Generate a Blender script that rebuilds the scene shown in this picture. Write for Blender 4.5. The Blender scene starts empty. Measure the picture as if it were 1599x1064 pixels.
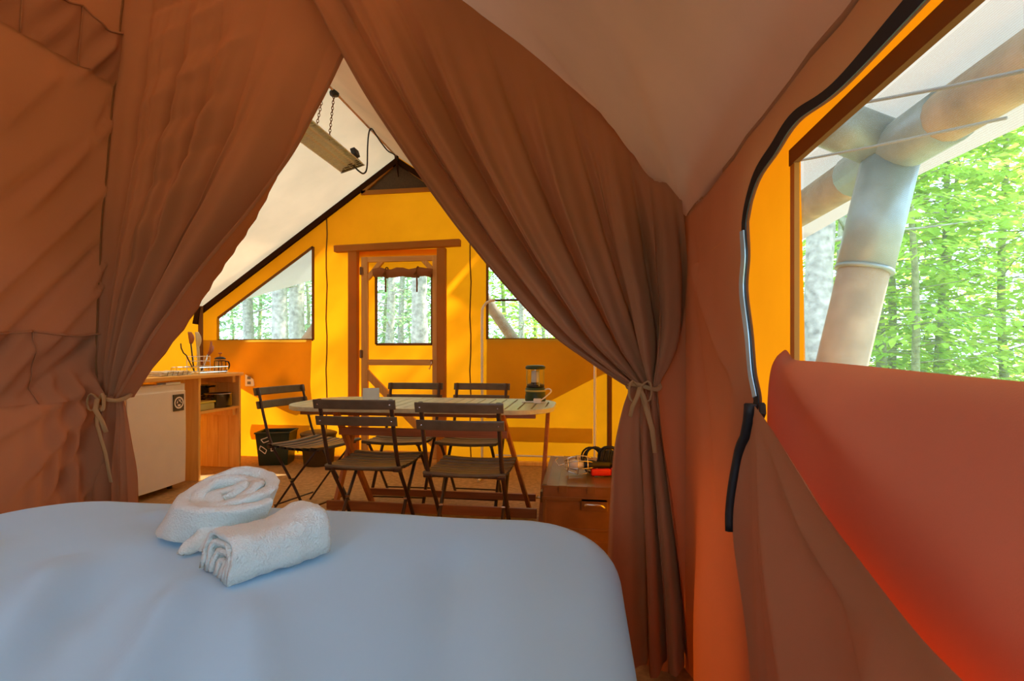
import bpy, bmesh, math, random
from mathutils import Vector, Matrix, noise
from mathutils.geometry import tessellate_polygon

scene = bpy.context.scene
col = scene.collection
random.seed(7)
PI = math.pi

# ------------------------------------------------------------------ camera, sky, sun, exposure
F, CX, HY = 800.0, 799.5, 548.0            # focal length and horizon in pixels of the 1599 x 1064 frame
EYE = 1.05                                  # eye height (m); x across the tent, y along the ridge, z up
YAW = math.atan(110.5 / F)
CY, SY = math.cos(YAW), math.sin(YAW)
cam_d = bpy.data.cameras.new('camera')
cam = bpy.data.objects.new('camera', cam_d)
col.objects.link(cam)
cam.location = (0, 0, EYE)
cam.rotation_euler = (PI / 2, 0, YAW)
cam_d.sensor_width = 36
cam_d.lens = 36 * F / 1599
cam_d.shift_y = (HY - 532) / 1599
cam_d.clip_start = 0.02
cam_d.clip_end = 300
scene.camera = cam

world = bpy.data.worlds.new('sky')
scene.world = world
world.use_nodes = True
bg = world.node_tree.nodes['Background']
bg.inputs[0].default_value = (0.50, 0.76, 1.0, 1)
bg.inputs[1].default_value = 2.9

sun_d = bpy.data.lights.new('sun', 'SUN')
sun_d.energy = 12.0
sun_d.angle = math.radians(1.5)
sun_d.color = (1.0, 0.93, 0.8)
sun = bpy.data.objects.new('sun', sun_d)
col.objects.link(sun)
SUN_FROM = Vector((0.77, 0.48, 0.85)).normalized()
sun.rotation_euler = SUN_FROM.to_track_quat('Z', 'Y').to_euler()
sun.location = (6, 3, 7)

vs = scene.view_settings
vs.view_transform = 'Standard'
vs.look = 'None'
vs.gamma = 1
vs.use_curve_mapping = False
vs.exposure = 0.9
cy = scene.cycles
cy.use_denoising = True
cy.max_bounces = 12
cy.diffuse_bounces = 7
cy.transmission_bounces = 10
cy.transparent_max_bounces = 16
cy.glossy_bounces = 3
cy.sample_clamp_indirect = 6
cy.caustics_reflective = False
cy.caustics_refractive = False

# ------------------------------------------------------------------ helpers: from picture to place
def ray(px, py):
    u = (px - CX) / F
    return Vector((u * CY - SY, u * SY + CY, (HY - py) / F))
def on_y(px, py, y):
    d = ray(px, py); k = y / d.y
    return Vector((d.x * k, y, EYE + d.z * k))
def on_x(px, py, x):
    d = ray(px, py); k = x / d.x
    return Vector((x, d.y * k, EYE + d.z * k))
def on_z(px, py, z):
    d = ray(px, py); k = (z - EYE) / d.z
    return Vector((d.x * k, d.y * k, z))

# ------------------------------------------------------------------ helpers: materials
MATS = {}
def nodes_of(name):
    m = bpy.data.materials.new(name)
    m.use_nodes = True
    nt = m.node_tree
    for n in list(nt.nodes):
        nt.nodes.remove(n)
    out = nt.nodes.new('ShaderNodeOutputMaterial')
    MATS[name] = m
    return m, nt, out
def add(nt, kind, **kw):
    n = nt.nodes.new(kind)
    for k, v in kw.items():
        if k.startswith('i_'):
            n.inputs[k[2:].replace('_', ' ')].default_value = v
        else:
            setattr(n, k, v)
    return n
def rgba(c):
    return (c[0], c[1], c[2], 1)
def coords(nt, scale=(1, 1, 1), rot=(0, 0, 0)):
    tc = add(nt, 'ShaderNodeTexCoord')
    mp = add(nt, 'ShaderNodeMapping')
    mp.inputs['Scale'].default_value = scale
    mp.inputs['Rotation'].default_value = rot
    nt.links.new(tc.outputs['Object'], mp.inputs['Vector'])
    return mp.outputs['Vector']
def ramp2(nt, fac, c0, c1, p0=0.3, p1=0.7):
    r = add(nt, 'ShaderNodeValToRGB')
    r.color_ramp.elements[0].position = p0
    r.color_ramp.elements[1].position = p1
    r.color_ramp.elements[0].color = rgba(c0)
    r.color_ramp.elements[1].color = rgba(c1)
    nt.links.new(fac, r.inputs['Fac'])
    return r.outputs['Color']

def solid(name, c, rough=0.55, metal=0.0, vary=0.12, scale=8.0, bump=0.0, bscale=60.0, spec=0.4, coat=0.0):
    m, nt, out = nodes_of(name)
    b = add(nt, 'ShaderNodeBsdfPrincipled')
    b.inputs['Roughness'].default_value = rough
    b.inputs['Metallic'].default_value = metal
    b.inputs['Specular IOR Level'].default_value = spec
    b.inputs['Coat Weight'].default_value = coat
    v = coords(nt)
    nz = add(nt, 'ShaderNodeTexNoise', i_Scale=scale, i_Detail=4.0)
    nt.links.new(v, nz.inputs['Vector'])
    c0 = [max(0, x * (1 - vary)) for x in c]; c1 = [min(1, x * (1 + vary)) for x in c]
    nt.links.new(ramp2(nt, nz.outputs['Fac'], c0, c1), b.inputs['Base Color'])
    if bump:
        n2 = add(nt, 'ShaderNodeTexNoise', i_Scale=bscale, i_Detail=3.0)
        nt.links.new(v, n2.inputs['Vector'])
        bp = add(nt, 'ShaderNodeBump', i_Strength=bump, i_Distance=0.01)
        nt.links.new(n2.outputs['Fac'], bp.inputs['Height'])
        nt.links.new(bp.outputs['Normal'], b.inputs['Normal'])
    nt.links.new(b.outputs[0], out.inputs[0])
    return m

def wood(name, c0, c1, axis='X', scale=9.0, rough=0.5, coat=0.0):
    m, nt, out = nodes_of(name)
    b = add(nt, 'ShaderNodeBsdfPrincipled')
    b.inputs['Roughness'].default_value = rough
    b.inputs['Coat Weight'].default_value = coat
    s = {'X': (0.6, 7, 7), 'Y': (7, 0.6, 7), 'Z': (7, 7, 0.6)}[axis]
    v = coords(nt, s)
    nz = add(nt, 'ShaderNodeTexNoise', i_Scale=scale * 0.5, i_Detail=6.0, i_Distortion=0.6)
    nt.links.new(v, nz.inputs['Vector'])
    nt.links.new(ramp2(nt, nz.outputs['Fac'], c0, c1, 0.32, 0.68), b.inputs['Base Color'])
    bp = add(nt, 'ShaderNodeBump', i_Strength=0.15, i_Distance=0.004)
    nt.links.new(nz.outputs['Fac'], bp.inputs['Height'])
    nt.links.new(bp.outputs['Normal'], b.inputs['Normal'])
    nt.links.new(b.outputs[0], out.inputs[0])
    return m

def cloth(name, cd, ct, mix=0.5, weave=500.0, vary=0.08, sheen=0.0, bump=0.12, big=2.5):
    """thin woven canvas: part of the light is scattered back, part goes through"""
    m, nt, out = nodes_of(name)
    v = coords(nt)
    nz = add(nt, 'ShaderNodeTexNoise', i_Scale=big, i_Detail=5.0)
    nt.links.new(v, nz.inputs['Vector'])
    n2 = add(nt, 'ShaderNodeTexNoise', i_Scale=weave, i_Detail=2.0)
    nt.links.new(v, n2.inputs['Vector'])
    bp = add(nt, 'ShaderNodeBump', i_Strength=bump, i_Distance=0.002)
    nt.links.new(n2.outputs['Fac'], bp.inputs['Height'])
    lo = lambda c: [x * (1 - vary) for x in c]
    hi = lambda c: [min(1, x * (1 + vary)) for x in c]
    d = add(nt, 'ShaderNodeBsdfDiffuse', i_Roughness=0.6)
    t = add(nt, 'ShaderNodeBsdfTranslucent')
    nt.links.new(ramp2(nt, nz.outputs['Fac'], lo(cd), hi(cd)), d.inputs['Color'])
    nt.links.new(ramp2(nt, nz.outputs['Fac'], lo(ct), hi(ct)), t.inputs['Color'])
    nt.links.new(bp.outputs['Normal'], d.inputs['Normal'])
    mx = add(nt, 'ShaderNodeMixShader')
    mx.inputs[0].default_value = mix
    nt.links.new(d.outputs[0], mx.inputs[1])
    nt.links.new(t.outputs[0], mx.inputs[2])
    nt.links.new(mx.outputs[0], out.inputs[0])
    return m

def screen(name, c, opacity=0.25, threads=700.0):
    """insect mesh: fine threads with open gaps between them"""
    m, nt, out = nodes_of(name)
    tr = add(nt, 'ShaderNodeBsdfTransparent')
    d = add(nt, 'ShaderNodeBsdfDiffuse'); d.inputs[0].default_value = rgba(c)
    t = add(nt, 'ShaderNodeBsdfTranslucent'); t.inputs[0].default_value = rgba(c)
    m1 = add(nt, 'ShaderNodeMixShader'); m1.inputs[0].default_value = 0.5
    nt.links.new(d.outputs[0], m1.inputs[1]); nt.links.new(t.outputs[0], m1.inputs[2])
    v = coords(nt)
    w1 = add(nt, 'ShaderNodeTexWave', bands_direction='Z', i_Scale=threads / 6.283 * 1.0)
    nt.links.new(v, w1.inputs['Vector'])
    mr = add(nt, 'ShaderNodeMapRange')
    mr.inputs['To Min'].default_value = opacity * 0.7
    mr.inputs['To Max'].default_value = opacity * 1.3
    nt.links.new(w1.outputs['Fac'], mr.inputs['Value'])
    m2 = add(nt, 'ShaderNodeMixShader')
    nt.links.new(mr.outputs[0], m2.inputs[0])
    nt.links.new(tr.outputs[0], m2.inputs[1]); nt.links.new(m1.outputs[0], m2.inputs[2])
    nt.links.new(m2.outputs[0], out.inputs[0])
    return m

def glass(name, c=(0.9, 0.95, 0.95), alpha=0.25, rough=0.05):
    m, nt, out = nodes_of(name)
    tr = add(nt, 'ShaderNodeBsdfTransparent'); tr.inputs[0].default_value = rgba(c)
    g = add(nt, 'ShaderNodeBsdfGlossy'); g.inputs['Roughness'].default_value = rough
    g.inputs[0].default_value = (0.9, 0.95, 0.95, 1)
    mx = add(nt, 'ShaderNodeMixShader'); mx.inputs[0].default_value = alpha
    nt.links.new(tr.outputs[0], mx.inputs[1]); nt.links.new(g.outputs[0], mx.inputs[2])
    nt.links.new(mx.outputs[0], out.inputs[0])
    return m

# ------------------------------------------------------------------ helpers: meshes
def vec(p):
    return Vector(p)
class MB:
    def __init__(self):
        self.v, self.f = [], []
        self.uv = None
    def quad(self, a, b, c, d):
        n = len(self.v); self.v += [vec(a), vec(b), vec(c), vec(d)]; self.f.append((n, n + 1, n + 2, n + 3)); return self
    def poly(self, pts):
        n = len(self.v); self.v += [vec(p) for p in pts]; self.f.append(tuple(range(n, n + len(pts)))); return self
    def box(self, lo, hi, M=None):
        n = len(self.v)
        for z in (lo[2], hi[2]):
            for x, y in ((lo[0], lo[1]), (hi[0], lo[1]), (hi[0], hi[1]), (lo[0], hi[1])):
                p = Vector((x, y, z)); self.v.append(M @ p if M else p)
        self.f += [(n + 3, n + 2, n + 1, n), (n + 4, n + 5, n + 6, n + 7)]
        for i in range(4):
            j = (i + 1) % 4
            self.f.append((n + i, n + j, n + 4 + j, n + 4 + i))
        return self
    def bar(self, a, b, w, h, up=(0, 0, 1)):
        """square bar from a to b, w across, h along 'up'"""
        a, b = vec(a), vec(b); d = (b - a); L = d.length; d.normalize()
        u = vec(up)
        if abs(u.dot(d)) > 0.98:
            u = Vector((0, 1, 0))
        s = d.cross(u).normalized(); u = s.cross(d).normalized()
        M = Matrix((( d.x, s.x, u.x, a.x), (d.y, s.y, u.y, a.y), (d.z, s.z, u.z, a.z), (0, 0, 0, 1)))
        return self.box((0, -w / 2, -h / 2), (L, w / 2, h / 2), M)
    def tube(self, pts, r, n=8, closed=False, flat=1.0):
        pts = [vec(p) for p in pts]
        m = len(pts); base = len(self.v); ref = None
        for i, p in enumerate(pts):
            if closed:
                d = pts[(i + 1) % m] - pts[i - 1]
            else:
                d = pts[min(i + 1, m - 1)] - pts[max(i - 1, 0)]
            if d.length < 1e-9:
                d = Vector((0, 0, 1))
            d.normalize()
            if ref is None:
                ref = Vector((0, 0, 1)) if abs(d.z) < 0.9 else Vector((0, 1, 0))
            s = d.cross(ref)
            if s.length < 1e-6:
                s = d.orthogonal()
            s.normalize(); u = s.cross(d).normalized(); ref = u
            rr = r(i / max(1, m - 1)) if callable(r) else r
            for k in range(n):
                a = 2 * PI * k / n
                self.v.append(p + s * (math.cos(a) * rr) + u * (math.sin(a) * rr * flat))
        seg = m if closed else m - 1
        for i in range(seg):
            for k in range(n):
                a = base + i * n + k; b = base + i * n + (k + 1) % n
                c = base + ((i + 1) % m) * n + (k + 1) % n; d = base + ((i + 1) % m) * n + k
                self.f.append((a, b, c, d))
        if not closed:
            self.f.append(tuple(base + k for k in reversed(range(n))))
            self.f.append(tuple(base + (m - 1) * n + k for k in range(n)))
        return self
    def lathe(self, prof, n=24, at=(0, 0, 0), sx=1.0, sy=1.0, M=None):
        """prof: (radius, z) from bottom to top"""
        base = len(self.v); at = vec(at)
        for r, z in prof:
            for k in range(n):
                a = 2 * PI * k / n
                p = Vector((r * math.cos(a) * sx, r * math.sin(a) * sy, z))
                self.v.append((M @ p if M else p) + at)
        for i in range(len(prof) - 1):
            for k in range(n):
                a = base + i * n + k; b = base + i * n + (k + 1) % n
                self.f.append((a, b, b + n, a + n))
        self.f.append(tuple(base + k for k in reversed(range(n))))
        self.f.append(tuple(base + (len(prof) - 1) * n + k for k in range(n)))
        return self
    def grid(self, fn, nu, nv):
        base = len(self.v)
        for j in range(nv + 1):
            for i in range(nu + 1):
                self.v.append(vec(fn(i / nu, j / nv)))
        for j in range(nv):
            for i in range(nu):
                a = base + j * (nu + 1) + i
                self.f.append((a, a + 1, a + nu + 2, a + nu + 1))
        return self
    def prism(self, poly, off):
        """flat outline swept by the vector off"""
        n = len(self.v); m = len(poly); off = vec(off)
        self.v += [vec(p) for p in poly] + [vec(p) + off for p in poly]
        self.f.append(tuple(range(n + m - 1, n - 1, -1)))
        self.f.append(tuple(range(n + m, n + 2 * m)))
        for i in range(m):
            j = (i + 1) % m
            self.f.append((n + i, n + j, n + m + j, n + m + i))
        return self
    def holed(self, loops):
        """flat face with holes: loops[0] outline, the rest openings"""
        base = len(self.v)
        flat = [vec(p) for l in loops for p in l]
        tris = tessellate_polygon([[vec(p) for p in l] for l in loops])
        self.v += flat
        self.f += [tuple(base + i for i in t) for t in tris]
        return self
    def move(self, M):
        self.v = [M @ p for p in self.v]; return self
    def build(self, name, mat, parent=None, smooth=False, bevel=0.0, seg=2, fix=True, sub=0, solid_t=0.0):
        me = bpy.data.meshes.new(name)
        me.from_pydata([tuple(p) for p in self.v], [], self.f)
        me.materials.append(MATS[mat] if isinstance(mat, str) else mat)
        if fix:
            bm = bmesh.new(); bm.from_mesh(me)
            bmesh.ops.recalc_face_normals(bm, faces=bm.faces)
            bm.to_mesh(me); bm.free()
        if smooth:
            me.polygons.foreach_set('use_smooth', [True] * len(me.polygons))
        o = bpy.data.objects.new(name, me)
        col.objects.link(o)
        o.parent = parent
        if solid_t:
            md = o.modifiers.new('thickness', 'SOLIDIFY'); md.thickness = solid_t; md.offset = 0
        if bevel:
            md = o.modifiers.new('bevel', 'BEVEL'); md.width = bevel; md.segments = seg
            md.limit_method = 'ANGLE'; md.angle_limit = math.radians(40)
            me.polygons.foreach_set('use_smooth', [True] * len(me.polygons))
            md.harden_normals = False
            w = o.modifiers.new('wn', 'WEIGHTED_NORMAL')
        if sub:
            md = o.modifiers.new('sub', 'SUBSURF'); md.levels = sub; md.render_levels = sub
        return o

def tag(o, label=None, cat=None, group=None, kind=None):
    if label: o['label'] = label
    if cat: o['category'] = cat
    if group: o['group'] = group
    if kind: o['kind'] = kind
    return o
def struct(o, label=None, cat=None):
    return tag(o, label, cat, None, 'structure')
def empty(name, loc=(0, 0, 0), rz=0.0):
    o = bpy.data.objects.new(name, None)
    o.empty_display_size = 0.1
    col.objects.link(o); o.location = loc; o.rotation_euler = (0, 0, rz)
    return o
def copy_tree(o, parent=None):
    c = o.copy(); col.objects.link(c); c.parent = parent
    for ch in list(o.children):
        copy_tree(ch, c)
    return c
def spline(pts, n):
    """Catmull-Rom through pts, n+1 samples evenly spaced along the length"""
    P = [vec(p) for p in pts]
    P = [P[0] * 2 - P[1]] + P + [P[-1] * 2 - P[-2]]
    fine = []
    for i in range(1, len(P) - 2):
        for k in range(24):
            t = k / 24
            p0, p1, p2, p3 = P[i - 1], P[i], P[i + 1], P[i + 2]
            fine.append(0.5 * ((2 * p1) + (p2 - p0) * t + (2 * p0 - 5 * p1 + 4 * p2 - p3) * t * t + (3 * p1 - p0 - 3 * p2 + p3) * t ** 3))
    fine.append(P[-2])
    acc = [0.0]
    for a, b in zip(fine, fine[1:]):
        acc.append(acc[-1] + (b - a).length)
    out, j = [], 0
    for k in range(n + 1):
        s = acc[-1] * k / n
        while j < len(acc) - 2 and acc[j + 1] < s:
            j += 1
        d = acc[j + 1] - acc[j]
        out.append(fine[j].lerp(fine[j + 1], (s - acc[j]) / d if d > 0 else 0))
    return out
def curve_at(samples, t):
    x = max(0.0, min(1.0, t)) * (len(samples) - 1); i = min(int(x), len(samples) - 2)
    return samples[i].lerp(samples[i + 1], x - i)
def smooth01(x, a, b):
    x = max(0.0, min(1.0, (x - a) / (b - a))); return x * x * (3 - 2 * x)
def crease(p, a, b, w, h):
    """a soft ridge along the segment a-b: height at the 2D point p, fading towards both ends"""
    ax, ay = a; bx, by = b
    dx, dy = bx - ax, by - ay; L2 = dx * dx + dy * dy
    t = ((p[0] - ax) * dx + (p[1] - ay) * dy) / L2
    if t < -0.1 or t > 1.1:
        return 0.0
    qx, qy = ax + t * dx - p[0], ay + t * dy - p[1]
    e = math.exp(-(qx * qx + qy * qy) / (w * w))
    tt = max(0, min(1, t))
    return h * e * min(1, math.sin(PI * tt) * 1.6)
# ------------------------------------------------------------------ materials
cloth('brown_canvas', (0.40, 0.185, 0.088), (0.56, 0.19, 0.065), 0.15, weave=420, bump=0.15)
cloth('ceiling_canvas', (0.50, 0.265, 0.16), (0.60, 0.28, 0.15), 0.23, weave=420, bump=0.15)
cloth('yellow_canvas', (0.82, 0.34, 0.02), (0.98, 0.29, 0.004), 0.48, weave=420)
cloth('flap_canvas', (0.56, 0.32, 0.04), (0.74, 0.50, 0.05), 0.45, weave=420)
cloth('roof_canvas', (0.72, 0.50, 0.32), (0.86, 0.53, 0.29), 0.31, weave=300)
cloth('tarp', (0.42, 0.42, 0.41), (0.5, 0.5, 0.48), 0.14, weave=200, vary=0.04)
cloth('cover_canvas', (0.43, 0.225, 0.135), (1.0, 0.13, 0.015), 0.125, weave=420)
cloth('trim_canvas', (0.26, 0.12, 0.045), (0.22, 0.09, 0.03), 0.2, weave=420)
cloth('dark_trim', (0.045, 0.02, 0.01), (0.03, 0.015, 0.01), 0.1, weave=420)
cloth('wrap_canvas', (0.62, 0.34, 0.09), (0.60, 0.27, 0.04), 0.45, weave=420)
cloth('tie_tape', (0.55, 0.36, 0.16), (0.5, 0.3, 0.1), 0.3, weave=420)
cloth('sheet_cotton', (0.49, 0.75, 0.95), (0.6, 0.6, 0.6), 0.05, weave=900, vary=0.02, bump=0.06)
screen('insect_mesh', (0.34, 0.37, 0.36), 0.20)
screen('vent_mesh', (0.06, 0.045, 0.025), 0.75)
solid('floor_mat', (0.42, 0.25, 0.095), 0.9, vary=0.25, scale=30, bump=0.4, bscale=180)
solid('vent_dark', (0.075, 0.05, 0.028), 0.8, vary=0.2, scale=60)
solid('ground_soil', (0.30, 0.28, 0.14), 0.95, vary=0.5, scale=3, bump=0.5, bscale=20)
wood('pine', (0.80, 0.46, 0.12), (0.92, 0.60, 0.19), 'Z', rough=0.45)
wood('pine_y', (0.80, 0.46, 0.12), (0.92, 0.60, 0.19), 'Y', rough=0.45)
wood('frame_wood', (0.58, 0.30, 0.08), (0.72, 0.40, 0.11), 'Z')
wood('frame_wood_x', (0.58, 0.30, 0.08), (0.72, 0.40, 0.11), 'X')
wood('table_wood', (0.50, 0.54, 0.36), (0.62, 0.66, 0.45), 'Y', rough=0.45)
wood('leg_wood', (0.34, 0.11, 0.03), (0.50, 0.17, 0.05), 'Z', rough=0.45)
wood('leg_wood_x', (0.26, 0.09, 0.03), (0.38, 0.14, 0.045), 'X', rough=0.45)
solid('chair_slat', (0.13, 0.10, 0.06), 0.38, vary=0.15, scale=20, spec=0.5)
solid('chair_metal', (0.075, 0.045, 0.035), 0.35, metal=0.3, vary=0.1)
solid('fridge_white', (0.80, 0.80, 0.76), 0.35, vary=0.02)
solid('rubber_grey', (0.20, 0.20, 0.19), 0.7)
solid('sticker_dark', (0.045, 0.05, 0.05), 0.4)
solid('print_white', (0.85, 0.85, 0.82), 0.5, vary=0.02)
solid('bin_green', (0.012, 0.03, 0.022), 0.35, vary=0.1)
solid('bin_brown', (0.09, 0.06, 0.028), 0.5, vary=0.12)
solid('pot_black', (0.12, 0.115, 0.11), 0.2, vary=0.2, metal=0.8)
solid('steel', (0.62, 0.62, 0.62), 0.22, metal=1.0, vary=0.05)
solid('chrome', (0.80, 0.80, 0.80), 0.12, metal=1.0, vary=0.03)
solid('reflector', (0.74, 0.86, 1.0), 0.5, metal=0.0, vary=0.08, scale=30)
solid('black_plastic', (0.02, 0.02, 0.02), 0.45)
solid('lantern_green', (0.03, 0.06, 0.025), 0.45)
solid('lantern_yellow', (0.45, 0.42, 0.12), 0.5)
solid('white_plastic', (0.80, 0.82, 0.84), 0.4, vary=0.03)
solid('white_paint', (0.85, 0.83, 0.78), 0.4, vary=0.03)
solid('yellow_lid', (0.66, 0.60, 0.08), 0.4)
solid('green_tub', (0.45, 0.50, 0.22), 0.35)
solid('red_plastic', (0.75, 0.03, 0.02), 0.35)
solid('trunk_brown', (0.16, 0.075, 0.028), 0.33, vary=0.2, scale=12, spec=0.6)
solid('trunk_edge', (0.20, 0.11, 0.05), 0.3, vary=0.15, metal=0.4)
solid('paper_blue', (0.55, 0.68, 0.72), 0.6)
solid('paper_print', (0.42, 0.48, 0.36), 0.6, vary=0.5, scale=60)
solid('tea_towel', (0.78, 0.78, 0.74), 0.9, vary=0.1, scale=40)
solid('tea_towel_stripe', (0.25, 0.28, 0.28), 0.9)
wood('utensil_wood', (0.62, 0.55, 0.30), (0.74, 0.68, 0.40), 'Z')
solid('zip_tape', (0.012, 0.012, 0.014), 0.6)
solid('zip_teeth', (0.32, 0.42, 0.48), 0.35, metal=0.4)
solid('rope', (0.30, 0.30, 0.28), 0.9)
solid('galvanised', (0.26, 0.31, 0.31), 0.42, metal=0.35, vary=0.12, scale=14)
solid('log_wood', (0.36, 0.28, 0.19), 0.8, vary=0.25, scale=9, bump=0.3, bscale=30)
solid('bark_grey', (0.40, 0.37, 0.33), 0.95, vary=0.4, scale=14, bump=0.8, bscale=30)
solid('bark_green', (0.26, 0.28, 0.13), 0.95, vary=0.35, scale=14, bump=0.6, bscale=40)
cloth('leaf_bright', (0.34, 0.50, 0.08), (0.62, 0.85, 0.14), 0.55, weave=30, vary=0.3, big=3.0)
cloth('leaf_mid', (0.30, 0.50, 0.08), (0.55, 0.85, 0.12), 0.55, weave=30, vary=0.3, big=3.0)
cloth('leaf_cool', (0.30, 0.44, 0.24), (0.48, 0.66, 0.34), 0.55, weave=30, vary=0.3, big=3.0)

def towel_material():
    m, nt, out = nodes_of('terry')
    b = add(nt, 'ShaderNodeBsdfPrincipled')
    b.inputs['Base Color'].default_value = (0.82, 0.94, 0.91, 1)
    b.inputs['Roughness'].default_value = 0.95
    b.inputs['Sheen Weight'].default_value = 0.3
    b.inputs['Specular IOR Level'].default_value = 0.1
    v = coords(nt)
    n2 = add(nt, 'ShaderNodeTexNoise', i_Scale=240.0, i_Detail=3.0)
    nt.links.new(v, n2.inputs['Vector'])
    bp = add(nt, 'ShaderNodeBump', i_Strength=0.8, i_Distance=0.008)
    nt.links.new(n2.outputs['Fac'], bp.inputs['Height'])
    nt.links.new(bp.outputs['Normal'], b.inputs['Normal'])
    nt.links.new(b.outputs[0], out.inputs[0])
towel_material()
glass('lantern_glass', (0.92, 0.95, 0.95), 0.15)
glass('press_glass', (0.85, 0.80, 0.65), 0.22)
# ------------------------------------------------------------------ the tent: floor, canvas walls, roof
D = 4.70                 # back wall
XRIDGE, ZRIDGE, SLOPE = -1.745, 2.90, 0.684
XLEFT, XOUT, XIN = -3.83, 0.45, 0.335      # outer left wall, outer right wall, inner right wall of the sleeping cabin
YP = 1.70                # front of the sleeping cabin (curtains)
XCAB = -1.77             # left wall of the sleeping cabin
YREAR = -1.25
def bw(px, py, y=D):
    return on_y(px, py, y)
def mir(p):
    return Vector((2 * XRIDGE - p.x, p.y, p.z))
def roof_z(x):
    return ZRIDGE - SLOPE * abs(x - XRIDGE)

struct(MB().grid(lambda u, v: (-4.6 + 5.1 * u, -1.4 + 6.3 * v, 0), 10, 12).build('floor', 'floor_mat'), 'brown woven floor matting of the tent')
struct(MB().grid(lambda u, v: (-60 + 120 * u, -40 + 110 * v, -0.35 - 0.06 * noise.noise((u * 40, v * 40, 0))), 60, 60).build('ground', 'ground_soil', smooth=True), 'green forest ground outside the tent')

# cabin ceiling profile (x, z) at the curtain line
PROF = [(0.34, 1.490), (0.145, 1.722), (-0.064, 1.935), (-0.26, 2.11), (-0.454, 2.265), (-0.82, 2.50), (-1.25, 2.72), (XCAB, 2.90)]
PS = spline([(x, 0, z) for x, z in PROF], 60)
def prof_z(x):
    for a, b in zip(PS, PS[1:]):
        if b.x <= x <= a.x:
            return a.z + (b.z - a.z) * (a.x - x) / (a.x - b.x)
    return PS[0].z if x > PS[0].x else PS[-1].z
def right_roof(x, y):
    w = smooth01(y, 1.8, 3.0)
    return (prof_z(x) + 0.05) * (1 - w) + roof_z(x) * w

# roof of the living area; the left slope also covers the neighbouring cabin
rl = MB().grid(lambda u, v: (XLEFT - 0.02 + (XRIDGE - XLEFT + 0.02) * u, -1.3 + (D + 0.02 + 1.3) * v,
     roof_z(XLEFT + (XRIDGE - XLEFT) * u) - 0.02 * math.sin(PI * u) * math.sin(PI * max(0, v - 0.5) * 2)), 24, 40)
rr_ = MB().grid(lambda u, v: (XRIDGE + (XOUT - XRIDGE) * u, 1.735 + (D + 0.02 - 1.735) * v,
     right_roof(XRIDGE + (XOUT - XRIDGE) * u, 1.735 + (D + 0.02 - 1.735) * v) + (0 if u < 0.97 else -0.02)), 30, 24)
ceil_root = struct(empty('ceiling'), 'pale beige canvas roof over the living area')
rl.build('roof_panel', 'roof_canvas', ceil_root, smooth=True, fix=False)
rr_.build('roof_panel', 'roof_canvas', ceil_root, smooth=True, fix=False)
# sewn ridge tape
MB().tube([(XRIDGE, y, ZRIDGE - 0.012) for y in (1.8, 2.6, 3.4, 4.1, 4.69)], 0.008, 6).build('ridge_seam', 'roof_canvas', ceil_root, smooth=True)

# ---- back wall with its two windows, door opening and vent
WL = [bw(341.5, 497), bw(489.5, 386), bw(489.5, 531), bw(341.5, 532)]
WR = [mir(p) for p in WL]
DX0, DX1 = bw(563, 500).x, bw(686, 500).x
DZ = bw(620, 400).z
door_hole = [Vector((DX0, D, 0.05)), Vector((DX1, D, 0.05)), Vector((DX1, D, DZ)), Vector((DX0, D, DZ))]
outline = [Vector((XLEFT, D, 0)), Vector((XOUT, D, 0)), Vector((XOUT, D, roof_z(XOUT))), Vector((XRIDGE, D, ZRIDGE)), Vector((XLEFT, D, roof_z(XLEFT)))]
wb = struct(MB().holed([outline, WL, WR, door_hole]).build('wall_back', 'yellow_canvas'), 'yellow canvas gable wall with two slanted windows and a door')
def strip(mb, a, b, w, y, t=0.006):
    a, b = vec(a), vec(b)
    mb.bar((a.x, y, a.z), (b.x, y, b.z), t, w, up=(0, 0, 1) if abs((b - a).normalized().z) < 0.98 else (1, 0, 0))
    return mb
# dark tape under the roof edge
tr = MB()
strip(tr, (XLEFT + 0.02, 0, roof_z(XLEFT) - 0.035), (XRIDGE, 0, ZRIDGE - 0.045), 0.05, D - 0.03, 0.03)
tr.build('roof_edge_tape', 'dark_trim', wb)
tr = MB()
strip(tr, (XRIDGE, 0, ZRIDGE - 0.045), (XOUT - 0.02, 0, roof_z(XOUT) - 0.035), 0.05, D - 0.03, 0.03)
tr.build('roof_edge_tape', 'dark_trim', wb)
# seam cords
for sx in (511, 735):
    x0 = bw(sx, 400).x
    pts = [(x0 + 0.006 * math.sin(k * 1.9), D - 0.012, roof_z(x0) - 0.06 - (roof_z(x0) - 0.1) * k / 14) for k in range(15)]
    MB().tube(pts, 0.0065, 5).build('seam_cord', 'trim_canvas', wb, smooth=True)
# hemmed edge of the far right seam and shaded wrap poles
for sx in (929,):
    x0 = bw(sx, 600).x
    MB().tube([(x0, D - 0.01, 0.03), (x0, D - 0.01, 0.8), (x0, D - 0.01, 1.35)], 0.006, 5).build('seam_cord', 'yellow_canvas', wb)

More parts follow.
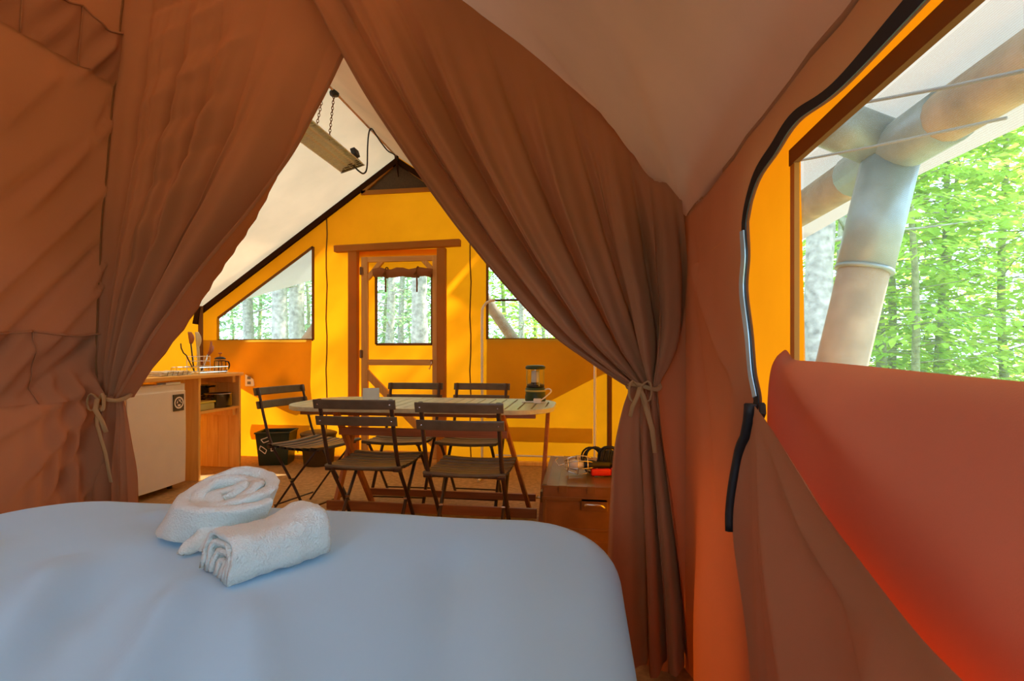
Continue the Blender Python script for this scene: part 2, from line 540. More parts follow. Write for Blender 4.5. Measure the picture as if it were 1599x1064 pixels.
# windows in the back wall: mesh pane, hem all round, canvas flap folded down below it
def back_window(n, W, lab):
    w = struct(empty('window_%d' % n), lab)
    MB().holed([[Vector((p.x, D + 0.004, p.z)) for p in W]]).build('mesh_pane', 'insect_mesh', w)
    for i in range(4):
        hm = MB(); strip(hm, W[i], W[(i + 1) % 4], 0.022, D - 0.008, 0.012)
        hm.build('hem', 'trim_canvas' if i < 3 else 'flap_canvas', w)
    return w
w1 = back_window(1, WL, 'slanted mesh window in the yellow gable wall left of the door')
w2 = back_window(2, WR, 'slanted mesh window in the yellow gable wall right of the door')
def flap(sign, w):
    """canvas window cover hanging below the sill, its free corner drawn up on a diagonal"""
    x_in, x_out, zs = WL[2].x, WL[3].x, WL[2].z
    def fn(u, v):
        x = x_in + (x_out - 0.22 - x_in) * u
        low = (0.42 + 0.14 * u) if u < 0.12 else 0.40 + (zs - 0.20 - 0.40) * smooth01(u, 0.02, 1.25) ** 0.9
        z = zs + (low - zs) * v
        y = D - 0.03 - 0.025 * math.sin(v * PI) * (0.5 + 0.5 * math.sin(u * 9 + v * 4)) - 0.012 * math.sin((u + v) * 13) * v
        p = Vector((x, y, z))
        return p if sign < 0 else mir(p)
    MB().grid(fn, 40, 24).build('window_flap', 'flap_canvas', w, smooth=True, fix=False)
flap(-1, w1); flap(1, w2)
# stitched pocket bands near the floor
for a, b, nm in (((790, 667), (925, 693), 'pocket_band'), ((393, 663), (484, 689), 'pocket_band')):
    p, q = bw(*a, D - 0.02), bw(*b, D - 0.02)
    MB().grid(lambda u, v: (p.x + (q.x - p.x) * u, D - 0.02 - 0.02 * math.sin(v * PI) - 0.006 * math.sin(u * 17 + 3 * v), p.z + (q.z - p.z) * v), 30, 6).build(nm, 'flap_canvas', wb, smooth=True, fix=False)

# vent under the ridge
vt = [bw(566, 303), bw(684, 297), bw(636, 262), bw(622, 253), bw(612, 262)]
MB().holed([[Vector((p.x, D - 0.02, p.z)) for p in vt]]).build('vent_mesh', 'vent_dark', wb)
for a, b in ((0, 1), (1, 3), (3, 0)):
    vm = MB(); strip(vm, vt[a], vt[b], 0.04, D - 0.03, 0.02); vm.build('vent_hem', 'wrap_canvas', wb)
vp = bw(622, 253)
MB().tube([(vp.x, D - 0.05, vp.z + 0.05), (vp.x + 0.01, D - 0.06, vp.z - 0.05), (vp.x + 0.02, D - 0.05, vp.z - 0.16)], lambda t: 0.022 * (1 - 0.8 * t), 6).build('vent_strap', 'dark_trim', wb, smooth=True)

# corner poles of the tent frame in their canvas sleeves
for (px, nm) in ((951, 'trim_1'), (311, 'trim_2')):
    x0 = 0.235 if px == 951 else XLEFT + 0.06
    zt = roof_z(x0) - 0.02
    t_ = MB().tube([(x0, D - 0.07, 0), (x0, D - 0.07, zt * 0.5), (x0, D - 0.07, zt)], 0.022, 10).build(nm, 'trim_canvas', smooth=True)
    struct(t_, 'dark sleeved corner pole of the tent ' + ('right of the back wall' if px == 951 else 'left of the back wall'))
# pole sleeve end hanging at the left eave
MB().bar((XLEFT + 0.05, D - 0.08, roof_z(XLEFT) + 0.01), (XLEFT + 0.03, D - 0.10, roof_z(XLEFT) - 0.16), 0.05, 0.03).build('sleeve_end', 'dark_trim', wb)

# floor edge: pale sill board and a thin white rod along the back wall
struct(MB().box((-2.98, D - 0.06, 0), (0.42, D - 0.005, 0.035)).build('baseboard_back', 'pine', bevel=0.004), 'pale wooden sill along the foot of the back wall')
MB().tube([(-0.80, D - 0.03, 0.085), (-0.1, D - 0.03, 0.085), (0.15, D - 0.03, 0.085)], 0.009, 6).build('hem_rod', 'white_paint', wb, smooth=True)

# ---- door in the back wall
fr = struct(empty('trim_3'), 'wooden frame around the canvas door')
xl0, xl1 = bw(548, 500).x, bw(562, 500).x
xr0, xr1 = bw(685, 500).x, bw(698, 500).x
zl = bw(620, 391).z
MB().box((xl0, D - 0.07, 0), (xl1, D - 0.005, zl)).build('frame_post', 'wrap_canvas', fr, bevel=0.006)
MB().box((xr0, D - 0.07, 0), (xr1, D - 0.005, zl)).build('frame_post', 'wrap_canvas', fr, bevel=0.006)
a, b = bw(527, 391), bw(721, 381)
MB().bar((a.x, D - 0.05, a.z), (b.x, D - 0.05, b.z), 0.07, 0.065).build('lintel', 'wrap_canvas', fr, bevel=0.008)

YD = D - 0.015
dr = struct(empty('door_1'), 'yellow canvas door on a wooden frame with a mesh window')
dx0, dx1 = bw(568, 500).x, bw(685, 500).x
wx0, wx1, wz0, wz1 = bw(589, 500).x, bw(676, 500).x, bw(630, 538).z, bw(630, 424).z
zt_, zb_ = bw(620, 402).z, 0.04
MB().holed([[Vector((xl1 - 0.03, YD, 0.02)), Vector((xr0 + 0.03, YD, 0.02)), Vector((xr0 + 0.03, YD, zl)), Vector((xl1 - 0.03, YD, zl))],
            [Vector((wx0, YD, wz0)), Vector((wx1, YD, wz0)), Vector((wx1, YD, wz1)), Vector((wx0, YD, wz1))]]).build('door_canvas', 'yellow_canvas', dr)
sw = bw(580, 500).x - bw(570, 500).x
def dbar(name, a, b, w, t=0.035, mat='frame_wood'):
    yo = {'stile': 0.028, 'rail': 0.025, 'brace': 0.022}[name]
    mb = MB(); mb.bar((a[0], YD - yo, a[1]), (b[0], YD - yo, b[1]), t, w, up=(0, 0, 1) if abs(a[0] - b[0]) > 0.01 else (1, 0, 0))
    return mb.build(name, mat, dr, bevel=0.004)
sl = dbar('stile', (dx0 + sw / 2, zb_), (dx0 + sw / 2, zt_), sw)
sr = dbar('stile', (dx1 - sw * 0.35, zb_), (dx1 - sw * 0.35, zt_), sw * 0.7)
dbar('rail', (dx0, zt_ - 0.025), (dx1, zt_ - 0.025), 0.05, mat='frame_wood_x')
zm = bw(625, 566).z
mr_ = dbar('rail', (dx0 + sw * 0.6, zm), (dx1, zm), 0.055, mat='frame_wood_x')
dbar('rail', (dx0, zb_ + 0.03), (dx1, zb_ + 0.03), 0.06, mat='frame_wood_x')
p, q = bw(576, 437), bw(603, 404); dbar('brace', (p.x, p.z), (q.x, q.z), 0.045)
p, q = bw(660, 404), bw(684, 431); dbar('brace', (p.x, p.z), (q.x, q.z), 0.045)
p, q = bw(571, 578), bw(684, 697); dbar('brace', (p.x, p.z), (q.x, q.z), 0.07)
# mesh window of the door with hem
dw = MB().holed([[Vector((wx0, YD + 0.004, wz0)), Vector((wx1, YD + 0.004, wz0)), Vector((wx1, YD + 0.004, wz1)), Vector((wx0, YD + 0.004, wz1))]]).build('window_mesh', 'insect_mesh', dr)
for (a, b) in (((wx0, wz0), (wx1, wz0)), ((wx0, wz1), (wx1, wz1)), ((wx0, wz0), (wx0, wz1)), ((wx1, wz0), (wx1, wz1))):
    hb = MB(); strip(hb, (a[0], 0, a[1]), (b[0], 0, b[1]), 0.024, YD - 0.008, 0.012); hb.build('hem', 'trim_canvas', dw)
# rolled-up window cover with two tie tapes
rp0, rp1 = bw(588, 428), bw(677, 427)
roll = MB().tube([(rp0.x + (rp1.x - rp0.x) * k / 10, YD - 0.045, rp0.z + (rp1.z - rp0.z) * k / 10 + 0.008 * math.sin(k * 1.7)) for k in range(11)], lambda t: 0.042 + 0.005 * math.sin(t * 19), 12).build('rolled_cover', 'brown_canvas', dr, smooth=True)
for px in (608, 656):
    c = bw(px, 428).x
    tp = MB()
    tp.tube([(c + 0.052 * math.sin(0) , YD - 0.045 + 0.05 * math.cos(k * PI / 8), rp0.z + 0.05 * math.sin(k * PI / 8)) for k in range(16)], 0.006, 5, closed=True)
    tp.tube([(c, YD - 0.095, rp0.z), (c - 0.02, YD - 0.1, rp0.z - 0.03), (c + 0.01, YD - 0.1, rp0.z - 0.04)], 0.007, 5)
    e = bw(px, 458).z
    tp.tube([(c, YD - 0.095, rp0.z - 0.02), (c + 0.004, YD - 0.09, (rp0.z + e) / 2), (c, YD - 0.08, e)], 0.008, 5)
    tp.build('tie_tape', 'trim_canvas', roll)
# hinges and hook latch
for py in (425, 553):
    z = bw(573, py).z
    MB().box((dx0 - 0.012, YD - 0.055, z - 0.035), (dx0 + 0.018, YD - 0.043, z + 0.035)).tube([(dx0, YD - 0.055, z - 0.04), (dx0, YD - 0.055, z + 0.04)], 0.007, 8).build('hinge', 'trunk_edge', dr)
p = bw(677, 565)
MB().box((p.x - 0.012, YD - 0.052, p.z - 0.02), (p.x + 0.012, YD - 0.044, p.z + 0.02)).tube([(p.x, YD - 0.05, p.z), (p.x + 0.002, YD - 0.07, p.z - 0.02), (p.x - 0.015, YD - 0.065, p.z - 0.07), (p.x - 0.03, YD - 0.06, p.z - 0.06)], 0.005, 6).build('latch', 'chrome', mr_)

# ---- left wall, neighbouring cabin front, cabin rear wall
struct(MB().grid(lambda u, v: (XLEFT - 0.015 * math.sin(v * PI) + 0.01 * math.sin(u * 60) * v, -1.3 + (D + 1.3) * u, roof_z(XLEFT) * v), 60, 10).build('wall_left', 'yellow_canvas', smooth=True, fix=False), 'yellow canvas side wall behind the kitchen counter')
struct(MB().holed([[Vector((XLEFT, YP + 0.06, 0)), Vector((XCAB, YP + 0.06, 0)), Vector((XCAB, YP + 0.06, 2.89)), Vector((XLEFT, YP + 0.06, roof_z(XLEFT)))]]).build('wall_cabin', 'brown_canvas'), 'brown canvas front of the neighbouring sleeping cabin')
ADDED_WIN = [Vector((-0.90, YREAR, 0.75)), Vector((0.24, YREAR, 0.75)), Vector((0.24, YREAR, 1.45)), Vector((0.0, YREAR, 1.70)), Vector((-0.90, YREAR, 1.70))]  # opening added behind the camera so blue sky light reaches bed and curtains
rw = [Vector((XCAB, YREAR, 0)), Vector((XIN + 0.01, YREAR, 0))] + [Vector((x, YREAR, z)) for x, z in PROF]
struct(MB().holed([rw, ADDED_WIN]).build('wall_rear', 'brown_canvas'), 'brown canvas wall behind the head of the bed')
added_win = struct(MB().holed([[p + Vector((0, -0.004, 0)) for p in ADDED_WIN]]).build('window_4', 'insect_mesh'), 'added unseen mesh window behind the bed letting sky light in')

# ---- outer right wall with the long window
WY0, WY1, WZ0, WZ1 = -0.95, 1.14, 1.005, 1.446
def top_r(y):
    return 1.56 + (roof_z(XOUT) - 1.56) * smooth01(y, 1.8, 3.0)
wr = MB()
bul = lambda y, z: XOUT + 0.012 * math.sin(y * 7) * math.sin(PI * min(1, z / 1.4))
def patch(y0, y1, z0, z1, nu, nv):
    wr.grid(lambda u, v: (bul(y0 + (y1 - y0) * u, (z0 + ((z1(y0 + (y1 - y0) * u) if callable(z1) else z1) - z0) * v)), y0 + (y1 - y0) * u, z0 + ((z1(y0 + (y1 - y0) * u) if callable(z1) else z1) - z0) * v), nu, nv)
patch(-1.3, D, 0, WZ0, 60, 12)
patch(-1.3, WY0, WZ0, WZ1, 6, 6)
patch(WY1, D, WZ0, WZ1 - 0.06, 40, 6)
patch(WY1, 1.8, WZ1 - 0.06, top_r, 10, 3)
patch(-1.3, WY1, WZ1, top_r, 30, 3)
patch(1.8, D, WZ1 - 0.06, lambda y: max(WZ1 - 0.055, top_r(y)), 30, 2)
wro = struct(wr.build('wall_right', 'yellow_canvas', smooth=True, fix=False), 'yellow outer canvas wall on the right with a long mesh window')
w3 = struct(empty('window_3'), 'long mesh window in the right wall looking into the forest')
MB().holed([[Vector((XOUT + 0.006, WY0, WZ0 - 0.01)), Vector((XOUT + 0.006, WY1, WZ0 - 0.01)), Vector((XOUT + 0.006, WY1, WZ1)), Vector((XOUT + 0.006, WY0, WZ1))]]).build('mesh_pane', 'insect_mesh', w3)
MB().box((XOUT - 0.016, WY0, WZ1 - 0.004), (XOUT - 0.004, WY1 + 0.02, WZ1 + 0.03)).build('hem', 'trim_canvas', w3)
MB().box((XOUT - 0.014, WY1 - 0.004, WZ0), (XOUT - 0.004, WY1 + 0.018, WZ1)).build('hem', 'wrap_canvas', w3)
# ------------------------------------------------------------------ the sleeping cabin of brown canvas
# ceiling: taut along the eave seam, hanging in a soft belly between the seams
def ceil_pt(u, v):
    y = YP + 0.06 + (YREAR - YP - 0.06) * v
    p = curve_at(PS, u)
    g = math.sin(PI * min(1, u * 1.02)) * math.sin(PI * min(1, v * 1.25))
    x, z = p.x, p.z - 0.055 * g
    # gathers running out from the corner where eave and curtain meet
    r = math.hypot(u * 2.6, v * 2.95)
    ang = math.atan2(v * 2.95, u * 2.6 + 1e-6)
    z += 0.020 * math.exp(-((r - 0.28) / 0.26) ** 2) * math.sin(ang * 11)
    z += crease((u * 2.6, v * 2.95), (0.02, 0.02), (0.75, 0.30), 0.035, -0.03)
    z += crease((u * 2.6, v * 2.95), (0.02, 0.05), (0.45, 0.55), 0.04, 0.018)
    return Vector((x, y, z))
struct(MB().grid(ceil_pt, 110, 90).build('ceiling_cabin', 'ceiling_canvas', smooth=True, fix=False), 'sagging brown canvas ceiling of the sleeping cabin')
# the piped eave seam
seam = struct(MB().tube([(XIN + 0.004, YP + (YREAR - YP) * k / 30, 1.488 + 0.004 * math.sin(k * 2.3)) for k in range(31)], 0.007, 6).build('trim_4', 'brown_canvas', smooth=True), 'piped seam between cabin ceiling and right wall')
struct(MB().grid(lambda u, v: (0.34 + 0.115 * u, 1.735 + (YREAR - 1.735) * v, 1.492 + 0.068 * u), 2, 20).build('trim_5', 'yellow_canvas', fix=False), 'canvas strip joining the inner and outer eave')

# ---- left wall of the cabin, with two rows of sewn pockets
CREASES = [((1.72, 1.70), (1.20, 1.05), 0.018, 0.016), ((1.74, 1.52), (1.30, 0.98), 0.014, -0.014), ((1.72, 1.95), (1.38, 1.45), 0.020, 0.015),
           ((1.60, 1.80), (1.15, 1.30), 0.020, -0.014), ((1.73, 1.33), (1.45, 1.00), 0.013, 0.012), ((1.74, 0.98), (1.36, 0.55), 0.02, 0.018),
           ((1.74, 0.93), (1.50, 0.45), 0.014, -0.016), ((1.73, 0.90), (1.60, 0.30), 0.014, 0.016), ((1.70, 1.12), (1.40, 0.88), 0.016, -0.012),
           ((1.52, 1.12), (1.33, 0.90), 0.018, 0.012), ((1.73, 0.97), (1.20, 0.72), 0.022, 0.016), ((1.71, 2.05), (1.60, 1.75), 0.014, -0.012),
           ((1.68, 2.2), (1.52, 1.95), 0.016, 0.012), ((1.5, 2.0), (1.30, 1.70), 0.025, 0.015), ((1.72, 1.42), (1.62, 1.22), 0.01, 0.01)]
SEAM = spline([on_y(a_, b_, YP + 0.012) for a_, b_ in [(212, -262), (203, -60), (190, 120), (178, 290), (166, 450), (160, 560), (164, 612), (168, 622)]], 60)
def seam_x(z):
    """the wall leans: its front edge follows the corner seam of the curtain"""
    if z >= SEAM[0].z: return SEAM[0].x
    for p_, q_ in zip(SEAM, SEAM[1:]):
        if q_.z <= z <= p_.z:
            return p_.x + (q_.x - p_.x) * (p_.z - z) / max(1e-6, p_.z - q_.z)
    return SEAM[-1].x - 0.03 * smooth01(z, SEAM[-1].z, 0.4)
def lw_off(y, z):
    return lw_raw(y, z) + seam_x(z) - XCAB - 0.004
def lw_raw(y, z):
    o = 0.012 * noise.noise((y * 2.2, z * 1.6, 3.1))
    for a, b, w, h in CREASES:
        o += 1.7 * crease((y, z), a, b, w, h)
    # gathered towards the tie at the foot of the corner
    g = math.exp(-((y - 1.66) / 0.16) ** 2) * smooth01(z, 1.02, 0.9)
    o += 0.02 * g * math.sin((y - 1.7) * 90 + z * 6)
    return o
def lw_top(y):
    return prof_z(XCAB) + 0.0
lwm = MB().grid(lambda u, v: Vector((XCAB + lw_off(YP + 0.04 + (0.96 - YP) * u, 2.9 * v), YP + 0.04 + (0.96 - YP) * u, 2.9 * v)), 70, 230)
lwm.grid(lambda u, v: Vector((XCAB + lw_off(1.0 + (YREAR - 1.0) * u, 2.9 * v), 1.0 + (YREAR - 1.0) * u, 2.9 * v)), 60, 80)
lw = struct(lwm.build('wall_cabin_left', 'brown_canvas', smooth=True, fix=False), 'brown canvas cabin wall with sewn pockets left of the bed')
def pocket(y0, y1, z0, z1, parent, seed, sag=0.012):
    def fn(u, v):
        y, z = y0 + (y1 - y0) * u, z0 + (z1 - z0) * v
        puff = 0.016 * math.sin(PI * u) ** 0.6 * (0.35 + 0.65 * v) + 0.004
        z -= sag * math.sin(PI * u) * v
        wr_ = 0.006 * math.sin((u * 2.0 + v * 1.4 + seed) * 6.5) * math.sin(PI * u)
        return Vector((XCAB + lw_off(y, z) + puff + wr_, y, z))
    pk = MB().grid(fn, 24, 24).build('pocket', 'brown_canvas', parent, smooth=True, fix=False)
    # hem along the top edge and stitched side seam
    MB().tube([fn(k / 20, 1.0) + Vector((0.002, 0, 0)) for k in range(21)], 0.0045, 5).build('pocket_hem', 'brown_canvas', pk, smooth=True)
    MB().tube([fn(0.0, k / 10) + Vector((0.004, 0, 0)) for k in range(11)], 0.0022, 5).build('pocket_seam', 'brown_canvas', pk, smooth=True)
    return pk
py_edges = [1.705, 1.46, 1.22, 0.96, 0.70]
for k in range(4):
    pocket(py_edges[k], py_edges[k + 1], 0.875, 1.115, lw, k * 0.7)
uy = [1.705, 1.545, 1.36, 1.15, 0.93]
for k in range(4):
    pocket(uy[k], uy[k + 1], 2.035, 2.24, lw, k * 1.3 + 0.4, 0.03)

# ---- curtains: cloth running from the top of the cabin front into a tie at each side
def px_y(pts, y):
    return [on_y(a, b, y) for a, b in pts]
def curtain_surface(L, R, T, folds, amp, nu, nv, depth=0.0, seed=0.0, bias=None):
    Ls, Rs = spline(L, 120), spline(R, 120)
    Ts = spline(T, 120) if T else None
    def fn(u, v):
        a, b = curve_at(Ls, v), curve_at(Rs, v)
        uu = u if bias is None else bias(u, v)
        p = a.lerp(b, uu)
        if Ts:
            base = Ls[0].lerp(Rs[0], uu)
            p = p + (curve_at(Ts, uu) - base) * (1 - v) ** 2
        ph = 2 * PI * (folds * u + 0.42 * math.sin(u * 5.1 + seed) + 0.10 * math.sin(v * 3 + seed))
        A = amp(u, v)
        f = 2.2 * abs(math.sin(ph * 0.5)) ** 0.65 - 1.5 + 0.30 * math.sin(1.7 * ph + 1.3 + seed) + 0.12 * math.sin(4.1 * ph + seed)
        d = (b - a); wdt = d.length; d.normalize()
        n = Vector((0, -1, 0))
        p = p + n * (A * f + depth) + d * (0.35 * A * math.cos(ph))
        p.y += 0.006 * noise.noise((p.x * 6, p.z * 6, seed))
        return p
    return fn
# right curtain, drawn to the right
CRL = px_y([(400, -165), (488, -12), (540, 80), (590, 165), (640, 240), (690, 313), (740, 380), (800, 452), (860, 517), (920, 562), (968, 594), (985, 603)], YP - 0.02)
CRR = px_y([(1064, 338), (1070, 400), (1066, 460), (1060, 515), (1046, 560), (1030, 592), (1026, 603)], YP - 0.02)
CRT = [Vector((p.x, YP - 0.02, prof_z(p.x) - 0.005)) for p in [on_y(x, 0, YP) for x in (400,)]]
xs = [CRL[0].x + (CRR[0].x - CRL[0].x) * k / 8 for k in range(9)]
CRT = [Vector((x, YP - 0.02, prof_z(x) - 0.004)) for x in xs]
CRL[0] = CRT[0].copy(); CRR[0] = CRT[-1].copy()
ampR = lambda u, v: 0.004 + 0.078 * smooth01(v, 0.0, 0.50) * (1 - 0.55 * smooth01(v, 0.75, 1.0)) * (0.55 + 0.45 * math.sin(PI * (0.1 + 0.8 * u)))
fnR = curtain_surface(CRL, CRR, CRT, 6.1, ampR, 0, 0, 0.01, 1.0)
cr = empty('curtain', (0, 0, 0))
tag(cr, 'brown curtain tied back on the right side, between bed and trunk', 'curtain', 'tied-back cabin curtains')
MB().grid(fnR, 190, 150).build('drape', 'brown_canvas', cr, smooth=True, fix=False)
# hemmed front edge
MB().tube([fnR(0.0, k / 70) + Vector((0.003, -0.004, 0)) for k in range(71)], 0.008, 6).build('edge_hem', 'brown_canvas', cr, smooth=True)
# skirt below the tie
SRL = px_y([(985, 601), (972, 640), (961, 700), (955, 780), (947, 880), (940, 960), (938, 1040)], YP - 0.02)
SRR = px_y([(1026, 601), (1036, 680), (1050, 780), (1062, 880), (1070, 960), (1076, 1040)], YP - 0.02)
ampS = lambda u, v: 0.008 + 0.05 * smooth01(v, 0.0, 0.5)
fnS = curtain_surface(SRL, SRR, None, 3.1, ampS, 0, 0, 0.015, 2.2)
MB().grid(fnS, 110, 90).build('skirt', 'brown_canvas', cr, smooth=True, fix=False)
def knot(parent, c, r, tails, strap=None):
    k = MB()
    ring = [Vector((c.x + r * math.cos(a), c.y + 0.045 * math.sin(a), c.z + 0.008 * math.sin(2 * a))) for a in [2 * PI * i / 24 for i in range(24)]]
    k.tube(ring, 0.0075, 6, closed=True, flat=1.0)
    tb = k.build('tieback', 'tie_tape', parent, smooth=True)
    b = MB()
    for s in (-1, 1):
        q = c + Vector((-r * 0.35, -0.055, 0))
        loop = [q + Vector((s * 0.030 * math.sin(a) + s * 0.004, -0.012 * math.sin(a), 0.022 * math.sin(2 * a) - 0.012 * (1 - math.cos(a)))) for a in [PI * i / 9 for i in range(10)]]
        b.tube(loop, 0.006, 6, flat=0.5)
    b.build('bow', 'tie_tape', tb, smooth=True)
    for (dx, dz) in tails:
        q = c + Vector((-r * 0.35, -0.06, 0))
        MB().tube([q, q + Vector((dx * 0.35, -0.02, dz * 0.3)), q + Vector((dx * 0.8, -0.01, dz * 0.65)), q + Vector((dx, 0.0, dz))], 0.008, 6, flat=0.35).build('tie_tail', 'tie_tape', tb, smooth=True)
    return tb
cR = on_y(1005, 603, YP - 0.03)
tbR = knot(cr, cR, 0.05, [(0.03, -0.10), (0.045, -0.20), (-0.03, -0.09)])
# strap running from the tie to the corner pole behind
MB().grid(lambda u, v: cR.lerp(Vector((0.235, YP + 0.9, 0.93)), u) + Vector((0, 0.02 * (1 - u), 0.018 * (v - 0.5) * math.sin(PI * (0.08 + 0.9 * u)))) + Vector((-0.035, 0, 0)), 12, 3).build('strap', 'tie_tape', tbR, smooth=True, fix=False, solid_t=0.003)

# left curtain, drawn to the left
CLL = px_y([(212, -262), (203, -60), (190, 120), (178, 290), (166, 450), (160, 560), (164, 612), (168, 622)], YP + 0.012)
CLR = px_y([(640, -112), (590, -18), (538, 84), (498, 165), (455, 247), (400, 335), (345, 410), (290, 488), (245, 553), (212, 600), (196, 622)], YP + 0.012)
xs = [CLL[0].x + (CLR[0].x - CLL[0].x) * k / 8 for k in range(9)]
CLT = [Vector((x, YP + 0.012, prof_z(x) - 0.004)) for x in xs]
CLL[0] = CLT[0].copy(); CLR[0] = CLT[-1].copy()
ampL = lambda u, v: 0.003 + 0.058 * smooth01(v, 0.12, 0.62) * (1 - 0.5 * smooth01(v, 0.8, 1.0)) * (0.30 + 0.70 * u)
fnL0 = curtain_surface(CLL, CLR, CLT, 4.3, ampL, 0, 0, 0.008, 4.4)
FINE = [((-1.66, 2.30), (-1.20, 2.42)), ((-1.66, 2.15), (-1.20, 2.36)), ((-1.67, 2.02), (-1.22, 2.25)), ((-1.68, 1.92), (-1.15, 2.22)), ((-1.69, 1.80), (-1.25, 2.02)),
        ((-1.70, 1.70), (-1.22, 1.98)), ((-1.70, 1.58), (-1.20, 1.90)), ((-1.71, 1.42), (-1.30, 1.75)), ((-1.72, 1.32), (-1.35, 1.62))]
def fnL(u, v):
    p = fnL0(u, v)
    for i, (a, b) in enumerate(FINE):
        p.y -= crease((p.x, p.z), a, b, 0.016 + 0.004 * (i % 3), 0.011 * (1 if i % 2 else -1))
    return p
cl = empty('curtain', (0, 0, 0))
tag(cl, 'brown curtain tied back on the left side, beside the pocketed wall', 'curtain', 'tied-back cabin curtains')
MB().grid(fnL, 190, 160).build('drape', 'brown_canvas', cl, smooth=True, fix=False)
MB().tube([fnL(1.0, k / 70) + Vector((0, -0.004, 0)) for k in range(71)], 0.007, 6).build('edge_hem', 'brown_canvas', cl, smooth=True)
MB().tube([fnL(0.0, k / 70) + Vector((0.004, -0.006, 0)) for k in range(71)], 0.003, 5).build('corner_seam', 'trim_canvas', cl, smooth=True)
SLL = px_y([(166, 618), (150, 660), (135, 720), (128, 790), (122, 880), (118, 960)], YP + 0.005)
SLR = px_y([(196, 618), (202, 660), (206, 720), (208, 790), (210, 880), (212, 975)], YP + 0.005)
fnSL = curtain_surface(SLL, SLR, None, 3.4, lambda u, v: 0.008 + 0.026 * smooth01(v, 0, 0.4), 0, 0, 0.015, 0.7)
MB().grid(fnSL, 110, 80).build('skirt', 'brown_canvas', cl, smooth=True, fix=False)
cLk = on_y(181, 621, YP - 0.01)
knot(cl, cLk, 0.042, [(0.055, -0.30), (0.035, -0.12)])

# ---- right wall of the cabin: canvas with a big zipped opening, its panel let down
ZIP = [(-1.25, 1.392), (-0.6, 1.394), (0.0, 1.39), (0.42, 1.392), (0.70, 1.388)]
zip_px = [(1250, 190), (1216, 240), (1186, 285), (1170, 345), (1172, 400), (1169, 452), (1177, 520), (1182, 580), (1190, 632), (1172, 668), (1163, 730), (1165, 790), (1172, 835)]
zip3 = [Vector((XIN, y, z)) for y, z in ZIP] + [on_x(a, b, XIN) for a, b in zip_px]
zs3 = spline(zip3, 220)
low_px = [(1172, 835), (1182, 910), (1200, 1064)]
# wall to the left of the zip
edge = spline([on_x(a, b, XIN) for a, b in zip_px[3:]] + [on_x(a, b, XIN) for a, b in low_px[1:]] + [Vector((XIN, 0.93, 0.0))], 200)
def edge_y(z):
    for a, b in zip(edge, edge[1:]):
        if b.z <= z <= a.z:
            return a.y + (b.y - a.y) * ((a.z - z) / (a.z - b.z) if a.z != b.z else 0)
    return edge[0].y if z > edge[0].z else edge[-1].y
zc = edge[0].z
ptop = [p for p in zs3 if p.z >= zc - 0.002]
def iw_off(y, z):
    o = 0.006 * noise.noise((y * 4, z * 3, 8.0))
    o += crease((y, z), (1.66, 1.33), (1.15, 0.95), 0.03, -0.022)
    o += crease((y, z), (1.66, 1.22), (1.35, 0.60), 0.035, 0.02)
    o += crease((y, z), (1.68, 1.46), (1.45, 1.10), 0.02, 0.012)
    o += crease((y, z), (1.1, 1.3), (1.35, 0.8), 0.04, 0.010)
    o += 0.035 * smooth01(z, 0.9, 0.2) * math.sin((y - 0.9) * 9)
    return o
iw = MB()
def iw_fn(u, v):
    z = zc * v
    y = 1.755 + (edge_y(z) - 1.755) * u
    return Vector((XIN + iw_off(y, z) * (1 - u ** 6) * smooth01(u, 0.0, 0.12), y, z))
iw.grid(iw_fn, 60, 130)
# strip above the zip, up to the eave
def is_fn(u, v):
    # along: from the curtain corner towards the camera; the lower rim follows the zip
    y = 1.755 + (YREAR - 1.755) * u
    if y > ptop[-1].y:
        lo_ = zc
    else:
        lo_ = zc
        for a, b in zip(ptop, ptop[1:]):
            if min(a.y, b.y) <= y <= max(a.y, b.y):
                lo_ = max(lo_, a.z + (b.z - a.z) * ((y - a.y) / (b.y - a.y) if abs(b.y - a.y) > 1e-6 else 0))
        if y < 0.4:
            lo_ = max(lo_, 1.39)
    z = lo_ + (1.492 - lo_) * v
    return Vector((XIN + iw_off(y, z) * 0.6 * smooth01(u, 0.0, 0.03), y, z))
iw.grid(is_fn, 150, 20)
wi = struct(iw.build('wall_cabin_right', 'brown_canvas', smooth=True, fix=False), 'brown canvas cabin wall right of the curtain, unzipped around the window')
# zip: black tape with a pale row of teeth
def ribbon(pts, w, side, lift):
    m = MB(); n = len(pts)
    base = []
    for i, p in enumerate(pts):
        d = (pts[min(i + 1, n - 1)] - pts[max(i - 1, 0)]).normalized()
        s = Vector((0, -d.z, d.y)) * side
        wob = 1 + 0.25 * math.sin(i * 0.21)
        base.append((p + Vector((lift, 0, 0)), p + s * w * wob + Vector((lift - 0.004, 0, 0))))
    for a, b in zip(base, base[1:]):
        m.quad(a[0], a[1], b[1], b[0])
    return m
upper = zs3[:]
tape = ribbon(upper, 0.016, 1, -0.006).build('zip_tape', 'zip_tape', wi, fix=False, solid_t=0.003)
side_part = [p for p in zs3 if p.z < 1.30 and p.z > 0.955]
ribbon(side_part, 0.010, 1, -0.010).build('zip_teeth', 'zip_teeth', tape, fix=False, solid_t=0.003)
MB().tube([on_x(1190, 632, XIN - 0.008), on_x(1191, 645, XIN - 0.012), on_x(1186, 658, XIN - 0.01)], 0.006, 6).build('zip_pull', 'zip_tape', tape)

